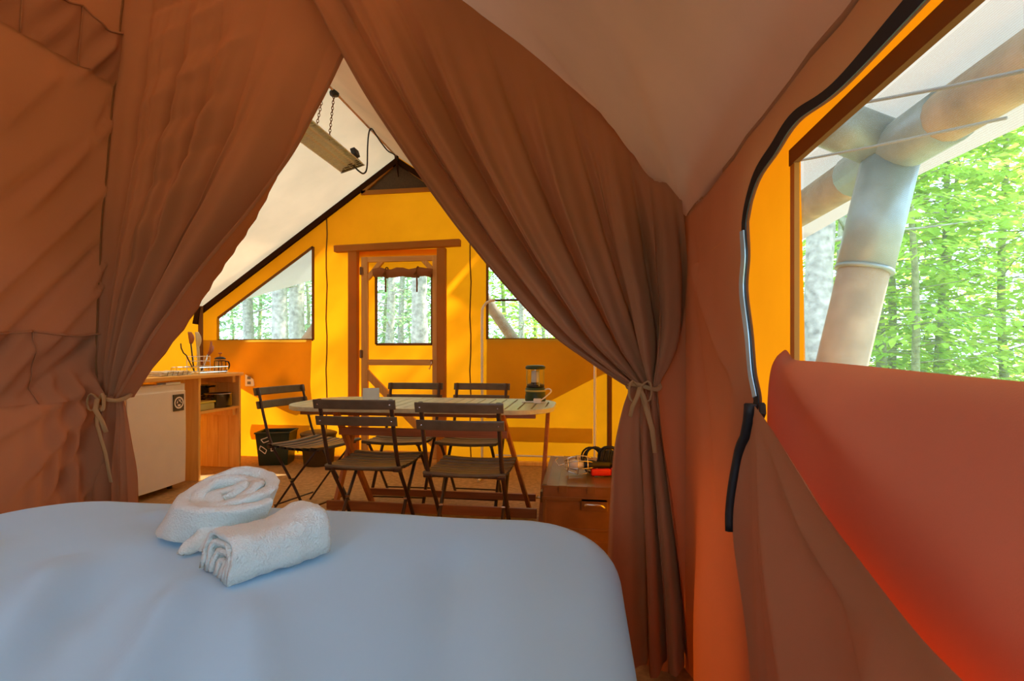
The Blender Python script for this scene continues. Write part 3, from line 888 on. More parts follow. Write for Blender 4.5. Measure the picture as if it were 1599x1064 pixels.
# the panel let down inside the opening
TOPE = spline([(0, 1.006, 0.950), (0, 0.86, 0.905), (0, 0.735, 0.869), (0, 0.594, 0.831), (0, 0.50, 0.806), (0, 0.42, 0.800), (0, 0.1, 0.79), (0, -0.5, 0.78), (0, -1.2, 0.79)], 200)
def panel_fn(u, v):
    e = curve_at(TOPE, u ** 1.25)
    fan = (1 - math.exp(-v * 2.2))
    y = e.y + 0.045 * (1 - u) ** 3 * (smooth01(v, 0.0, 0.13) - 1.5 * smooth01(v, 0.2, 0.7)) - 0.06 * v * math.sin(u * 6)
    z = e.z * (1 - v) + 0.0
    r = math.hypot((1.0 - e.y), (0.95 - z)) + 0.05
    ang = math.atan2(0.96 - z, 1.03 - y)
    f = 0.040 * (abs(math.sin(ang * 4.5 + 0.3)) ** 0.7 - 0.5) * -1 * smooth01(r, 0.04, 0.45) + 0.014 * math.sin(ang * 17 + 1.0) * smooth01(r, 0.05, 0.35)
    f += crease((y, z), (0.80, 0.75), (0.60, 0.72), 0.03, 0.016)
    x = XIN - 0.02 - 0.018 * v + f
    return Vector((x, y, max(0.006, z)))
pnl = struct(MB().grid(panel_fn, 200, 110).build('door_2', 'brown_canvas', smooth=True, fix=False), 'brown canvas door panel unzipped and let down below the long window')
MB().tube([panel_fn(0.0, k / 60) + Vector((-0.005, 0.004, 0)) for k in range(0, 17)], lambda t: 0.011 - 0.003 * t, 6).build('zip_tape', 'zip_tape', pnl, smooth=True)

# window cover folded down inside the long window
def cover_fn(u, v):
    y = 1.205 + (-0.9 - 1.205) * (u ** 1.3)
    top = 1.03 + 0.022 * math.exp(-((y - 1.19) / 0.035) ** 2) - 0.012 * smooth01(y, 1.1, 0.5)
    z = top - (0.90 - 0.10 * u) * v
    ang = math.atan2(1.06 - z, 1.26 - y)
    r = math.hypot(1.06 - z, 1.26 - y)
    f = 0.014 * math.sin(ang * 7.5 - 0.8) * smooth01(r, 0.03, 0.5)
    f += 0.012 * math.exp(-((ang - 0.32) / 0.10) ** 2) * smooth01(r, 0.02, 0.3)
    x = XOUT - 0.036 - f + 0.03 * math.exp(-v * 40) - 0.006
    return Vector((x, y, z))
MB().grid(cover_fn, 150, 80).build('window_cover', 'cover_canvas', w3, smooth=True, fix=False)
# return of the cabin wall round the corner behind the tied curtain
struct(MB().grid(lambda u, v: (0.40 - 0.25 * u, 1.748 + 0.02 * math.sin(u * 9 + v * 2) * (1 - v), 1.50 * v), 16, 30).build('wall_corner', 'brown_canvas', smooth=True, fix=False), 'brown canvas corner strip behind the right curtain')
# ------------------------------------------------------------------ bed and towels
BX0, BX1, BY0, BY1, BZ = -1.64, 0.085, -1.0, 1.405, 0.605
RC, RA = 0.17, 0.085     # corner radius and edge roundness
def bed_wr(x, y):
    z = 0.008 * noise.noise((x * 1.7, y * 1.7, 1.0)) + 0.004 * noise.noise((x * 5, y * 4, 2.0))
    for a, b, w, h in (((-1.1, 0.95), (-0.55, 0.35), 0.05, 0.010), ((-0.95, 0.92), (-0.5, 0.2), 0.04, -0.009), ((-0.75, 0.9), (-0.4, 0.25), 0.035, 0.009),
                       ((-1.35, 1.0), (-0.9, 0.5), 0.05, 0.010), ((-1.2, 1.25), (-0.75, 1.12), 0.03, 0.006), ((-0.3, 1.2), (-0.15, 0.5), 0.05, -0.007),
                       ((-0.6, 0.85), (-0.2, 0.3), 0.04, 0.007), ((-1.5, 1.1), (-1.3, 0.6), 0.06, -0.01)):
        z += 3.2 * crease((x, y), a, b, w, h)
    z += 0.014 * math.exp(-(((x + 0.75) / 0.6) ** 2 + ((y - 0.7) / 0.5) ** 2))
    return z
def duvet_fn(u, v):
    hang = 0.40
    ix0, ix1, iy0, iy1 = BX0 + RA, BX1 - RA, BY0 + RA, BY1 - RA
    a = ix0 - hang + (ix1 - ix0 + 2 * hang) * u
    b = iy0 - hang + (iy1 - iy0 + 2 * hang) * v
    # nearest point on the rounded flat of the bed
    cx_ = max(ix0 + RC, min(ix1 - RC, a)); cy_ = max(iy0 + RC, min(iy1 - RC, b))
    dx, dy = a - cx_, b - cy_; r = math.hypot(dx, dy)
    if r <= RC:
        return Vector((a, b, BZ + bed_wr(a, b)))
    nx, ny = dx / r, dy / r
    ex, ey = cx_ + nx * RC, cy_ + ny * RC
    d = min(r - RC, hang)
    t = d / RA
    if t < PI / 2:
        off, drop = RA * math.sin(t), RA * (1 - math.cos(t))
    else:
        e = d - RA * PI / 2
        off, drop = RA + 0.10 * e, RA + e
        off += 0.012 * math.sin((a + b) * 14) * min(1, e * 6)
    return Vector((ex + nx * off, ey + ny * off, BZ + bed_wr(ex, ey) * max(0, 1 - t) - drop))
bed = empty('bed', (-0.78, 0.2, 0))
tag(bed, 'bed made up with a smooth white cotton duvet', 'bed')
def kid(o):
    o.matrix_parent_inverse = Matrix.Translation(-Vector(o.parent.location)); return o
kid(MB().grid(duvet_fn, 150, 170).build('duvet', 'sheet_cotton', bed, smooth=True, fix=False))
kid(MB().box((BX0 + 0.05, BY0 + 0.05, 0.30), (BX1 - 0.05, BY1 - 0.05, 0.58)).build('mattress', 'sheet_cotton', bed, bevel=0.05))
kid(MB().box((BX0 + 0.06, BY0 + 0.06, 0.12), (BX1 - 0.06, BY1 - 0.06, 0.30)).build('bed_base', 'leg_wood_x', bed, bevel=0.01))
for x in (BX0 + 0.12, BX1 - 0.12):
    for y in (BY0 + 0.12, BY1 - 0.12):
        kid(MB().box((x - 0.03, y - 0.03, 0), (x + 0.03, y + 0.03, 0.12)).build('leg', 'leg_wood', bed))

def fuzz(p, s=0.003):
    return p + Vector((noise.noise(p * 45), noise.noise(p * 45 + Vector((9, 0, 0))), noise.noise(p * 45 + Vector((0, 9, 0))))) * s
# rolled towel, standing on its end and leaning
bc = on_z(316, 838, BZ + 0.022)
right_v = Vector((CY, SY, 0)); back_v = Vector((-SY, CY, 0))
H_T = 0.108
def roll_pt(th, across, up):
    """th along the spiral, across 0..1 through the cloth, up 0..1"""
    turns = th / (2 * PI)
    rr = 0.0195 + 0.0345 * turns + (across - 0.5) * 0.035
    lx = rr * 0.97 * math.cos(th); ly = rr * 0.74 * math.sin(th)
    taper = 1 + 0.05 * (1 - up)
    drop = 0.010 * math.sin(th * 1.0 + 0.6) + 0.006 * math.sin(th * 2.3)
    h = H_T * up + drop * up - (0.010 * max(0, 1 - turns / 1.5) * up)
    p = bc + right_v * (lx * taper + 0.060 * up) + back_v * (ly * taper + 0.032 * (1 - up) + 0.02) + Vector((0, 0, h + ly * (-0.42 + 0.84 * 0) * 0 + ly * 0.22 * up))
    return p
TH0, TH1 = 0.0, 2 * PI * 2.35 + 3.6
def roll_fn(u, v):
    th = TH0 + (TH1 - TH0) * u
    # loop round the cloth section, soft upper and lower lips
    a = v * 2 * PI
    across = 0.5 + 0.5 * max(-1, min(1, 1.25 * math.cos(a)))
    s_ = math.sin(a)
    up = 0.5 + 0.5 * (abs(s_) ** 0.28) * (1 if s_ > 0 else -1)
    return fuzz(roll_pt(th, across, up), 0.004)
tw = MB().grid(roll_fn, 240, 28).build('rolled_towel', 'terry', smooth=True, fix=True)
tag(tw, 'white terry towel rolled up and standing on the bed', 'towel', 'towels on the bed')
core = MB()
def core_fn(u, v):
    a = 2 * PI * u; rr = 0.030 * (1 - v ** 6) ** 0.5 if v < 1 else 0.0
    up = 0.15 + 0.82 * v
    return fuzz(bc + right_v * (rr * 1.35 * math.cos(a) + 0.060 * up + 0.004) + back_v * (rr * 0.75 * math.sin(a) + 0.032 * (1 - up) + 0.02) + Vector((0, 0, H_T * up + 0.010 * math.cos(a) * v)), 0.004)
core.grid(core_fn, 24, 14).build('inner_roll', 'terry', tw, smooth=True, fix=False)
# loose end of the roll trailing at its foot
def tail_fn(u, v):
    q = on_z(282 + 66 * u, 868 - 6 * u, BZ + 0.018)
    w = 0.007 * math.sin(u * PI * 3.4 + 0.5)
    return fuzz(q + back_v * (0.05 * v - w * (1 - v)) + Vector((0, 0, 0.004 + 0.050 * (v ** 0.7) * (0.55 + 0.45 * math.sin(PI * (0.15 + 0.7 * u))))) + right_v * 0.02 * v, 0.004)
kt = MB().grid(tail_fn, 40, 16).build('loose_end', 'terry', tw, smooth=True, fix=False, solid_t=0.014)
# folded towel lying in front of it
A_, B_ = on_z(366, 912, BZ + 0.024), on_z(514, 862, BZ + 0.024)
e1 = (B_ - A_); LEN = e1.length; e1.normalize(); e2 = Vector((-e1.y, e1.x, 0))
if e2.dot(back_v) < 0: e2 = -e2
def pad(u, v, w, h, h2, o=0.0, ins=0.0):
    """arched section of the folded towel; u along, v from the front foot over the top to the back foot"""
    a = PI * v
    cx_ = -math.cos(a); cz = math.sin(a)
    x = (abs(cx_) ** 0.55) * (1 if cx_ > 0 else -1)
    z = cz ** 0.50
    hh = h + (h2 - h) * smooth01(u, 0.0, 0.85)
    edge = 1 - 0.10 * smooth01(u, 0.93, 1.0)
    flare = 0.012 * (1 - u) * (1 - z)
    p = A_ + e1 * (LEN * u - flare) + e2 * (w * 0.5 + (w * 0.5 - ins) * x) + Vector((0, 0, o + (hh - ins) * z * edge))
    p += Vector((0, 0, 0.008 * math.sin(u * 7 + 1) * z))
    return fuzz(p, 0.004)
ft = MB().grid(lambda u, v: pad(u, v, 0.12, 0.066, 0.084), 60, 40)
ft.grid(lambda u, v: pad(1.0 - 0.02 * math.sin(PI * v) * u, v, 0.12, 0.066, 0.084, 0, 0.06 * u), 6, 40)
fto = ft.build('folded_towel', 'terry', smooth=True, fix=False, solid_t=0.010)
tag(fto, 'white terry towel folded into a thick pad in front of the rolled one', 'towel', 'towels on the bed')
for i, ins in enumerate((0.016, 0.032, 0.048)):
    MB().grid(lambda u, v: pad(0.004 + 0.006 * i + u * 0.5, v, 0.12, 0.066, 0.08, 0, ins), 20, 24).build('inner_fold', 'terry', fto, smooth=True, fix=False, solid_t=0.011)
# ------------------------------------------------------------------ folding chairs and slatted table
def make_chair():
    root = empty('folding_chair')
    W2 = 0.185
    # long legs: front foot up through the seat to the back
    for s in (-1, 1):
        x = s * W2
        pts = spline([(x, 0.15, 0.008), (x, -0.01, 0.25), (x, -0.165, 0.452), (x, -0.225, 0.60), (x, -0.285, 0.81)], 24)
        leg = MB()
        for a, b in zip(pts, pts[1:]):
            pass
        leg.tube(pts, 0.0115, 6, flat=0.55)
        leg.build('back_leg', 'chair_metal', root, smooth=True)
        MB().tube([(x, 0.17, 0.008), (x, 0.135, 0.012)], 0.013, 6).build('foot_cap', 'chair_metal', root)
        x2 = s * (W2 - 0.018)
        MB().tube([(x2, 0.185, 0.435), (x2, 0.0, 0.235), (x2, -0.19, 0.008)], 0.0105, 6, flat=0.55).build('front_leg', 'chair_metal', root, smooth=True)
        MB().tube([(x2, 0.205, 0.437), (x2, 0.10, 0.430), (x2, -0.05, 0.432), (x2, -0.19, 0.443)], 0.010, 6, flat=0.8).build('seat_rail', 'chair_metal', root, smooth=True)
        MB().tube([(s * (W2 - 0.03), 0.0, 0.243), (s * (W2 + 0.012), 0.0, 0.243)], 0.008, 8).build('pivot_bolt', 'steel', root)
        MB().tube([(s * (W2 - 0.025), -0.176, 0.440), (s * (W2 + 0.018), -0.176, 0.440)], 0.013, 8).build('hinge', 'chair_metal', root)
    MB().tube([(-W2, 0.11, 0.068), (0, 0.11, 0.068), (W2, 0.11, 0.068)], 0.0055, 6).build('stretcher', 'chair_metal', root)
    MB().tube([(-W2 + 0.018, -0.165, 0.06), (0, -0.165, 0.06), (W2 - 0.018, -0.165, 0.06)], 0.0055, 6).build('stretcher', 'chair_metal', root)
    MB().tube([(-W2, -0.178, 0.437), (0, -0.178, 0.437), (W2, -0.178, 0.437)], 0.006, 6).build('hinge_rod', 'chair_metal', root)
    # seat slats run from side to side, dished across the seat
    for k in range(7):
        y = -0.165 + k * 0.0605
        z = 0.452 - 0.012 * math.sin(PI * k / 6)
        def fn(u, v, y=y, z=z):
            a = v * 2 * PI
            return Vector((-0.205 + 0.41 * u, y + 0.024 * max(-1, min(1, 1.3 * math.cos(a))), z + 0.008 * max(-1, min(1, 1.3 * math.sin(a))) - 0.010 * math.sin(PI * u)))
        MB().grid(fn, 10, 8).build('seat_slat', 'chair_slat', root, smooth=True)
    # two curved back slats
    for zc, yc in ((0.785, -0.290), (0.700, -0.265)):
        m = MB()
        def fb(u, v, zc=zc, yc=yc):
            a = v * 2 * PI
            k_ = max(-1, min(1, 1.4 * math.sin(a)))
            return Vector((-0.21 + 0.42 * u, yc - 0.014 * math.sin(PI * u) - 0.007 * max(-1, min(1, 1.4 * math.cos(a))) - 0.006 * k_, zc + 0.024 * k_))
        m.grid(fb, 14, 12)
        n0 = len(m.v)
        m.f.append(tuple(range(0, 15 * 12, 15))); m.f.append(tuple(range(14, 15 * 12 + 14, 15)))
        m.build('back_slat', 'chair_slat', root, bevel=0.0, smooth=False)
        for s in (-1, 1):
            MB().lathe([(0.005, 0), (0.004, 0.002), (0.002, 0.003)], 8, M=Matrix.Translation((s * W2, yc - 0.012, zc)) @ Matrix.Rotation(PI / 2, 4, 'X')).build('rivet', 'steel', root)
    return root
chair0 = make_chair()
spots = [(-1.125, 2.69, 0.02, 'slatted folding chair seen from behind, nearest the towels on the bed'),
         (-0.57, 2.61, 0.0, 'slatted folding chair seen from behind, nearest the metal trunk'),
         (-1.235, 3.41, PI + 0.02, 'slatted folding chair on the far side of the table in front of the door'),
         (-0.745, 3.43, PI - 0.02, 'slatted folding chair on the far side of the table near the lantern'),
         (-1.755, 3.16, -PI / 2 - 0.26, 'slatted folding chair at the end of the table beside the recycling bin')]
for i, (x, y, rz, lab) in enumerate(spots):
    c = chair0 if i == 0 else copy_tree(chair0)
    c.location = (x, y, 0); c.rotation_euler = (0, 0, rz)
    tag(c, lab, 'chair', 'folding chairs around the table')

# ---- table
TX0, TX1, TY0, TY1, TZ = -1.79, -0.165, 2.76, 3.45, 0.725
tb = empty('folding_table', ((TX0 + TX1) / 2, (TY0 + TY1) / 2, 0))
tag(tb, 'slatted wooden folding table with rounded ends and crossed red-brown legs', 'table')
tcx, tcy = (TX0 + TX1) / 2, (TY0 + TY1) / 2
hx, hy, rc = (TX1 - TX0) / 2, (TY1 - TY0) / 2, 0.24
def half_y(x):
    ax = abs(x)
    if ax <= hx - rc: return hy
    return hy - rc + math.sqrt(max(0, rc * rc - (ax - (hx - rc)) ** 2))
# rim following the rounded outline
def outline_pts(inset, n=12):
    pts = []
    for (sx, sy, a0) in ((1, 1, 0), (-1, 1, PI / 2), (-1, -1, PI), (1, -1, 1.5 * PI)):
        for k in range(n + 1):
            a = a0 + PI / 2 * k / n
            pts.append((sx * (hx - rc) + (rc - inset) * math.cos(a), sy * (hy - rc) + (rc - inset) * math.sin(a)))
    return pts
o1, o2 = outline_pts(0), outline_pts(0.045)
rim = MB(); n_ = len(o1)
rim.v = [Vector((x, y, z)) for z in (TZ, TZ - 0.026) for pts in (o1, o2) for x, y in pts]
for i in range(n_):
    j = (i + 1) % n_
    rim.f += [(i, j, n_ + j, n_ + i), (2 * n_ + j, 2 * n_ + i, 3 * n_ + i, 3 * n_ + j), (j, i, 2 * n_ + i, 2 * n_ + j), (n_ + i, n_ + j, 3 * n_ + j, 3 * n_ + i)]
rim.build('rim', 'table_wood', tb, bevel=0.003)
ns = 21
for k in range(ns):
    w = 2 * (hx - 0.048) / ns
    x0, x1 = -hx + 0.048 + k * w + 0.0045, -hx + 0.048 + (k + 1) * w - 0.0045
    y0, y1 = half_y(x0) - 0.048, half_y(x1) - 0.048
    MB().prism([(x0, -y0, TZ - 0.021), (x1, -y1, TZ - 0.021), (x1, y1, TZ - 0.021), (x0, y0, TZ - 0.021)], (0, 0, 0.02)).build('top_slat', 'table_wood', tb, bevel=0.002, seg=1)
for y in (-0.2, 0.2):
    MB().box((-hx + 0.10, y - 0.018, TZ - 0.060), (hx - 0.10, y + 0.018, TZ - 0.022)).build('under_batten', 'leg_wood_x', tb, bevel=0.003)
def tleg(a, b, w=0.042, t=0.024):
    a = Vector(a) - Vector((tcx, tcy, 0)); b = Vector(b) - Vector((tcx, tcy, 0))
    MB().bar(a, b, t, w, up=(0, 1, 0)).build('leg', 'leg_wood', tb, bevel=0.004)
tleg((-1.43, 2.82, 0.70), (-1.41, 3.32, 0.0)); tleg((-1.455, 3.20, 0.70), (-1.44, 2.76, 0.0))
tleg((-0.45, 2.84, 0.70), (-0.335, 3.30, 0.0)); tleg((-0.215, 3.25, 0.70), (-0.235, 2.78, 0.0))
def trail(y, z, h, x0=-1.45, x1=-0.36, w=0.022):
    MB().box((x0 - tcx, y - w / 2 - tcy, z - h / 2), (x1 - tcx, y + w / 2 - tcy, z + h / 2)).build('stretcher', 'leg_wood_x', tb, bevel=0.003)
trail(2.87, 0.575, 0.045, -1.43, -0.42); trail(2.80, 0.158, 0.052, -1.47, -0.25); trail(3.30, 0.100, 0.045, -1.42, -0.30)

# folded card on the table
pc = on_z(580, 624, TZ + 0.001)
cd = empty('folded_card', pc, 0.35)
tag(cd, 'pale blue folded paper card standing on the table', 'card')
MB().quad((-0.055, -0.03, 0), (0.05, -0.03, 0), (0.05, 0.012, 0.075), (-0.055, 0.012, 0.075)).build('front_leaf', 'paper_blue', cd, solid_t=0.001)
MB().quad((-0.055, 0.012, 0.075), (0.05, 0.012, 0.075), (0.05, 0.05, 0), (-0.055, 0.05, 0)).build('rear_leaf', 'paper_print', cd, solid_t=0.001)

# camping lantern on the table
lc = on_z(836, 627, TZ + 0.001)
ln = empty('camping_lantern', lc)
tag(ln, 'green and black camping lantern with a clear globe on the table', 'lantern')
MB().lathe([(0.060, 0), (0.066, 0.006), (0.067, 0.03), (0.062, 0.055), (0.064, 0.062), (0.064, 0.080), (0.058, 0.090)], 28).build('battery_base', 'lantern_green', ln, smooth=True)
MB().lathe([(0.0655, 0.064), (0.067, 0.067), (0.067, 0.072), (0.0655, 0.075)], 28).build('rim_ring', 'lantern_yellow', ln, smooth=True)
MB().lathe([(0.050, 0.088), (0.058, 0.092), (0.058, 0.108), (0.030, 0.116), (0.026, 0.122)], 24).build('collar', 'black_plastic', ln, smooth=True)
MB().lathe([(0.022, 0.118), (0.026, 0.124), (0.026, 0.190), (0.018, 0.196)], 18).build('light_tube', 'white_plastic', ln, smooth=True)
gm = MB(); gm.grid(lambda u, v: (0.056 * math.cos(u * 2 * PI), 0.056 * math.sin(u * 2 * PI), 0.108 + 0.10 * v), 28, 2); gm.build('globe', 'lantern_glass', ln, smooth=True)
for k in range(4):
    a = k * PI / 2 + 0.5
    MB().tube([(0.059 * math.cos(a), 0.059 * math.sin(a), 0.10), (0.059 * math.cos(a), 0.059 * math.sin(a), 0.212)], 0.0035, 5).build('guard_rod', 'lantern_yellow', ln)
MB().lathe([(0.060, 0.206), (0.064, 0.210), (0.064, 0.222), (0.052, 0.230), (0.02, 0.232)], 28).build('cap', 'lantern_green', ln, smooth=True)
cbl = MB().tube(spline([(0.060, -0.02, 0.075), (0.085, -0.03, 0.083), (0.105, -0.05, 0.07), (0.075, -0.085, 0.04), (0.03, -0.10, 0.012), (-0.05, -0.10, 0.005), (-0.075, -0.10, 0.004)], 40), 0.0045, 6).build('cable', 'white_plastic', ln, smooth=True)
MB().box((0.0, -0.135, 0.0), (0.045, -0.095, 0.028)).box((0.045, -0.128, 0.006), (0.075, -0.124, 0.010)).box((0.045, -0.108, 0.006), (0.075, -0.104, 0.010)).build('plug', 'white_plastic', cbl, bevel=0.004)
# ------------------------------------------------------------------ kitchen corner
KX0, KX1, KZ = -3.62, -3.055, 0.855
ku = empty('kitchen_unit', (-3.34, 3.6, 0))
tag(ku, 'open pine kitchen unit with shelf and worktop along the left wall', 'kitchen unit')
def kbox(name, lo, hi, mat='pine', bevel=0.003):
    o = MB().box(lo, hi).build(name, mat, ku, bevel=bevel); return kid(o)
Y_A, Y_B, Y_C = 2.72, 3.745, 4.25
for k in range(4):      # worktop of four boards
    kbox('worktop_board', (KX0 + k * 0.145, Y_A, KZ - 0.028), (KX0 + k * 0.145 + 0.143 + (0.005 if k == 3 else 0), Y_C + 0.01, KZ), 'pine_y')
def panel_boards(y, x0, x1, z0, z1):
    n = 4; w = (x1 - x0) / n
    for k in range(n):
        kbox('panel_board', (x0 + k * w + 0.0012, y - 0.012, z0), (x0 + (k + 1) * w - 0.0012, y + 0.012, z1), 'pine')
panel_boards(Y_C - 0.012, -3.48, KX1 - 0.002, 0.0, KZ - 0.028)
panel_boards(Y_B, KX0 + 0.04, KX1 - 0.002, 0.0, KZ - 0.028)
panel_boards(Y_A + 0.02, KX0 + 0.04, KX1 - 0.002, 0.0, KZ - 0.028)
for k in range(3):
    kbox('shelf_board', (-3.50 + k * 0.147, Y_B + 0.012, 0.535), (-3.50 + k * 0.147 + 0.145, Y_C - 0.024, 0.557), 'pine_y')
for (y, z) in ((Y_C - 0.055, KZ - 0.058), (Y_B + 0.03, KZ - 0.058), (Y_C - 0.055, 0.505), (Y_B + 0.03, 0.505)):
    kbox('cleat', (-3.46, y - 0.02, z - 0.03), (KX1 - 0.03, y + 0.02, z + 0.03), 'pine')
kbox('back_rail', (-3.50, Y_B, KZ - 0.13), (-3.475, Y_C - 0.02, KZ - 0.03), 'pine_y')

# fridge under the worktop
fg = empty('mini_fridge', (-3.32, 3.30, 0))
tag(fg, 'white mini fridge with a curved door top under the worktop', 'fridge')
FX, FY0, FY1, FZ = -3.03, 3.05, 3.56, 0.80
kid(MB().box((-3.55, FY0 + 0.005, 0.03), (FX - 0.06, FY1 - 0.005, FZ - 0.01)).build('fridge_body', 'fridge_white', fg, bevel=0.008))
fd = MB()
def dfn(u, v):
    y = FY0 + (FY1 - FY0) * u; z = 0.05 + (FZ - 0.05) * v
    bulge = 0.010 * math.sin(PI * u)
    lip = 0.018 * smooth01(v, 0.925, 0.94) * (1 - smooth01(v, 0.985, 1.0)) * 0.6
    return Vector((FX + bulge - lip + 0.006 * math.sin(PI * v), y, z))
fd.grid(dfn, 20, 80)
fd.box((FX - 0.055, FY0, 0.05), (FX - 0.004, FY1, FZ))
fdo = kid(fd.build('door', 'fridge_white', fg, smooth=False))
kid(MB().box((FX - 0.058, FY0 + 0.01, 0.055), (FX - 0.054, FY1 - 0.01, FZ - 0.008)).build('door_seal', 'rubber_grey', fg))
kid(MB().box((FX - 0.10, FY1 - 0.16, FZ - 0.008), (FX - 0.02, FY1 - 0.02, FZ + 0.012)).build('hinge_cover', 'fridge_white', fg, bevel=0.003))
for y in (FY0 + 0.05, FY1 - 0.05):
    for x in (-3.5, -3.12):
        kid(MB().lathe([(0.018, 0), (0.018, 0.03)], 10, at=(x, y, 0)).build('foot', 'black_plastic', fg))
# round sign sticker on the door: dark square, white ring with a bar and a cup shape
sp = on_x(277, 629, FX + 0.004)
SS = 0.062
st = kid(MB().box((sp.x, sp.y - SS * 0.8, sp.z - SS), (sp.x + 0.013, sp.y + SS * 0.8, sp.z + SS)).build('sticker', 'sticker_dark', fg))
x_ = sp.x + 0.0138
MB_r = MB()
ring_o = [(x_, sp.y + 0.045 * math.cos(a), sp.z + 0.045 * math.sin(a)) for a in [2 * PI * k / 28 for k in range(28)]]
ring_i = [(x_, sp.y + 0.034 * math.cos(a), sp.z + 0.034 * math.sin(a)) for a in [2 * PI * k / 28 for k in range(28)]]
for k in range(28):
    j = (k + 1) % 28
    MB_r.quad(ring_o[k], ring_o[j], ring_i[j], ring_i[k])
MB_r.poly([(x_, sp.y - 0.010, sp.z - 0.028), (x_, sp.y + 0.012, sp.z - 0.028), (x_, sp.y + 0.016, sp.z - 0.012), (x_, sp.y - 0.014, sp.z - 0.012)])
MB_r.poly([(x_, sp.y - 0.024, sp.z - 0.004), (x_, sp.y - 0.010, sp.z - 0.004), (x_, sp.y - 0.012, sp.z + 0.022)])
MB_r.bar((x_, sp.y - 0.004, sp.z + 0.026), (x_, sp.y + 0.026, sp.z - 0.004), 0.006, 0.001, up=(1, 0, 0))
MB_r.bar((x_, sp.y + 0.002, sp.z + 0.010), (x_, sp.y + 0.020, sp.z + 0.024), 0.005, 0.001, up=(1, 0, 0))
s2 = MB_r.build('sticker_print', 'print_white', st)

# tea towel folded on the worktop
tt = empty('tea_towel', (-3.22, 3.60, KZ))
tag(tt, 'white striped tea towel folded on the worktop', 'tea towel')
for i in range(3):
    MB().grid(lambda u, v: (-0.09 + 0.18 * u, -0.17 + (0.34 - 0.02 * i) * v, 0.006 + i * 0.011 + 0.004 * math.sin(v * 14 + i)), 8, 24).build('cloth_layer', 'tea_towel', tt, smooth=True, fix=False, solid_t=0.010)
for k in range(5):
    y = -0.10 + k * 0.05
    MB().bar((0.0905, y, 0.004), (0.0905, y + 0.01, 0.034), 0.002, 0.006, up=(0, 1, 0)).build('stripe', 'tea_towel_stripe', tt)

# wire dish rack
rk = empty('dish_rack', (-3.26, 4.0, KZ))
tag(rk, 'low chrome wire dish rack on the worktop', 'dish rack')
for z in (0.012, 0.055):
    MB().tube([(-0.13, -0.17, z), (0.13, -0.17, z), (0.13, 0.17, z), (-0.13, 0.17, z)], 0.004, 6, closed=True).build('wire_frame', 'chrome', rk)
for k in range(9):
    y = -0.155 + k * 0.0388
    MB().tube([(-0.13, y, 0.055), (-0.12, y, 0.014), (0.12, y, 0.014), (0.13, y, 0.055)], 0.0024, 5).build('wire', 'chrome', rk)
for sx in (-0.13, 0.13):
    for sy in (-0.17, 0.17):
        MB().tube([(sx, sy, 0), (sx, sy, 0.055)], 0.004, 6).build('foot', 'chrome', rk)

# utensil basket and utensils
uc = Vector((-3.30, 4.03, KZ + 0.016))
ub = empty('utensil_basket', uc)
tag(ub, 'white wire utensil basket standing in the dish rack', 'basket')
for z in (0.0, 0.045, 0.09, 0.13):
    MB().tube([(-0.05, -0.075, z), (0.05, -0.075, z), (0.05, 0.075, z), (-0.05, 0.075, z)], 0.003, 5, closed=True).build('wire_hoop', 'white_paint', ub)
for (x, y) in ((-0.05, -0.075), (0.05, -0.075), (0.05, 0.075), (-0.05, 0.075), (0.05, 0.0), (-0.05, 0.0)):
    MB().tube([(x, y, 0), (x, y, 0.13)], 0.003, 5).build('wire_post', 'white_paint', ub)
MB().box((-0.048, -0.073, -0.003), (0.048, 0.073, 0.003)).build('bottom', 'white_paint', ub)
def utensil(name, label, cat, base, tip, head, mat, rad=0.006):
    o = empty(name, uc + Vector(base)); tag(o, label, cat, 'kitchen utensils in the basket')
    tip = Vector(tip)
    MB().tube([(0, 0, 0.004), tip * 0.5, tip], rad, 6).build('handle', mat, o, smooth=True)
    head(o, tip); return o
def paddle(w, l, mat):
    def f(o, t):
        d = t.normalized(); s = Vector((0.3, 1, 0)).normalized()
        m = MB(); m.grid(lambda u, v: t + d * (l * v - 0.01) + s * (w * (0.25 + 0.75 * math.sin(PI * (0.1 + 0.75 * v))) * (u - 0.5)) + Vector((0.012 * math.sin(PI * v), 0, 0)), 6, 10)
        m.build('blade', mat, o, smooth=True, fix=False, solid_t=0.005)
    return f
def hook(o, t):
    MB().tube([t, t + Vector((0.0, -0.03, 0.02)), t + Vector((0.0, -0.055, 0.06)), t + Vector((0, -0.06, 0.10))], 0.005, 6).build('hook', 'black_plastic', o, smooth=True)
utensil('wooden_spoon', 'pale wooden spoon with a wavy handle upright in the utensil basket', 'spoon', (0.02, -0.015, 0), (0.0, -0.02, 0.22), paddle(0.050, 0.13, 'utensil_wood'), 'utensil_wood', 0.012)
utensil('spatula', 'brown spatula standing upright in the utensil basket', 'spatula', (-0.02, -0.03, 0), (-0.01, -0.025, 0.25), paddle(0.05, 0.10, 'leg_wood'), 'black_plastic')
utensil('ladle', 'dark ladle with hooked end leaning left out of the basket', 'ladle', (0.0, -0.05, 0), (0.0, -0.09, 0.14), hook, 'black_plastic', 0.005)
utensil('knife', 'brown handled knife leaning right in the utensil basket', 'knife', (0.01, 0.04, 0), (0.0, 0.055, 0.15), paddle(0.022, 0.13, 'leg_wood'), 'steel')
utensil('slotted_turner', 'brown slotted turner next to the coffee press', 'turner', (-0.02, 0.05, 0), (0.0, 0.09, 0.14), paddle(0.03, 0.11, 'leg_wood'), 'black_plastic')

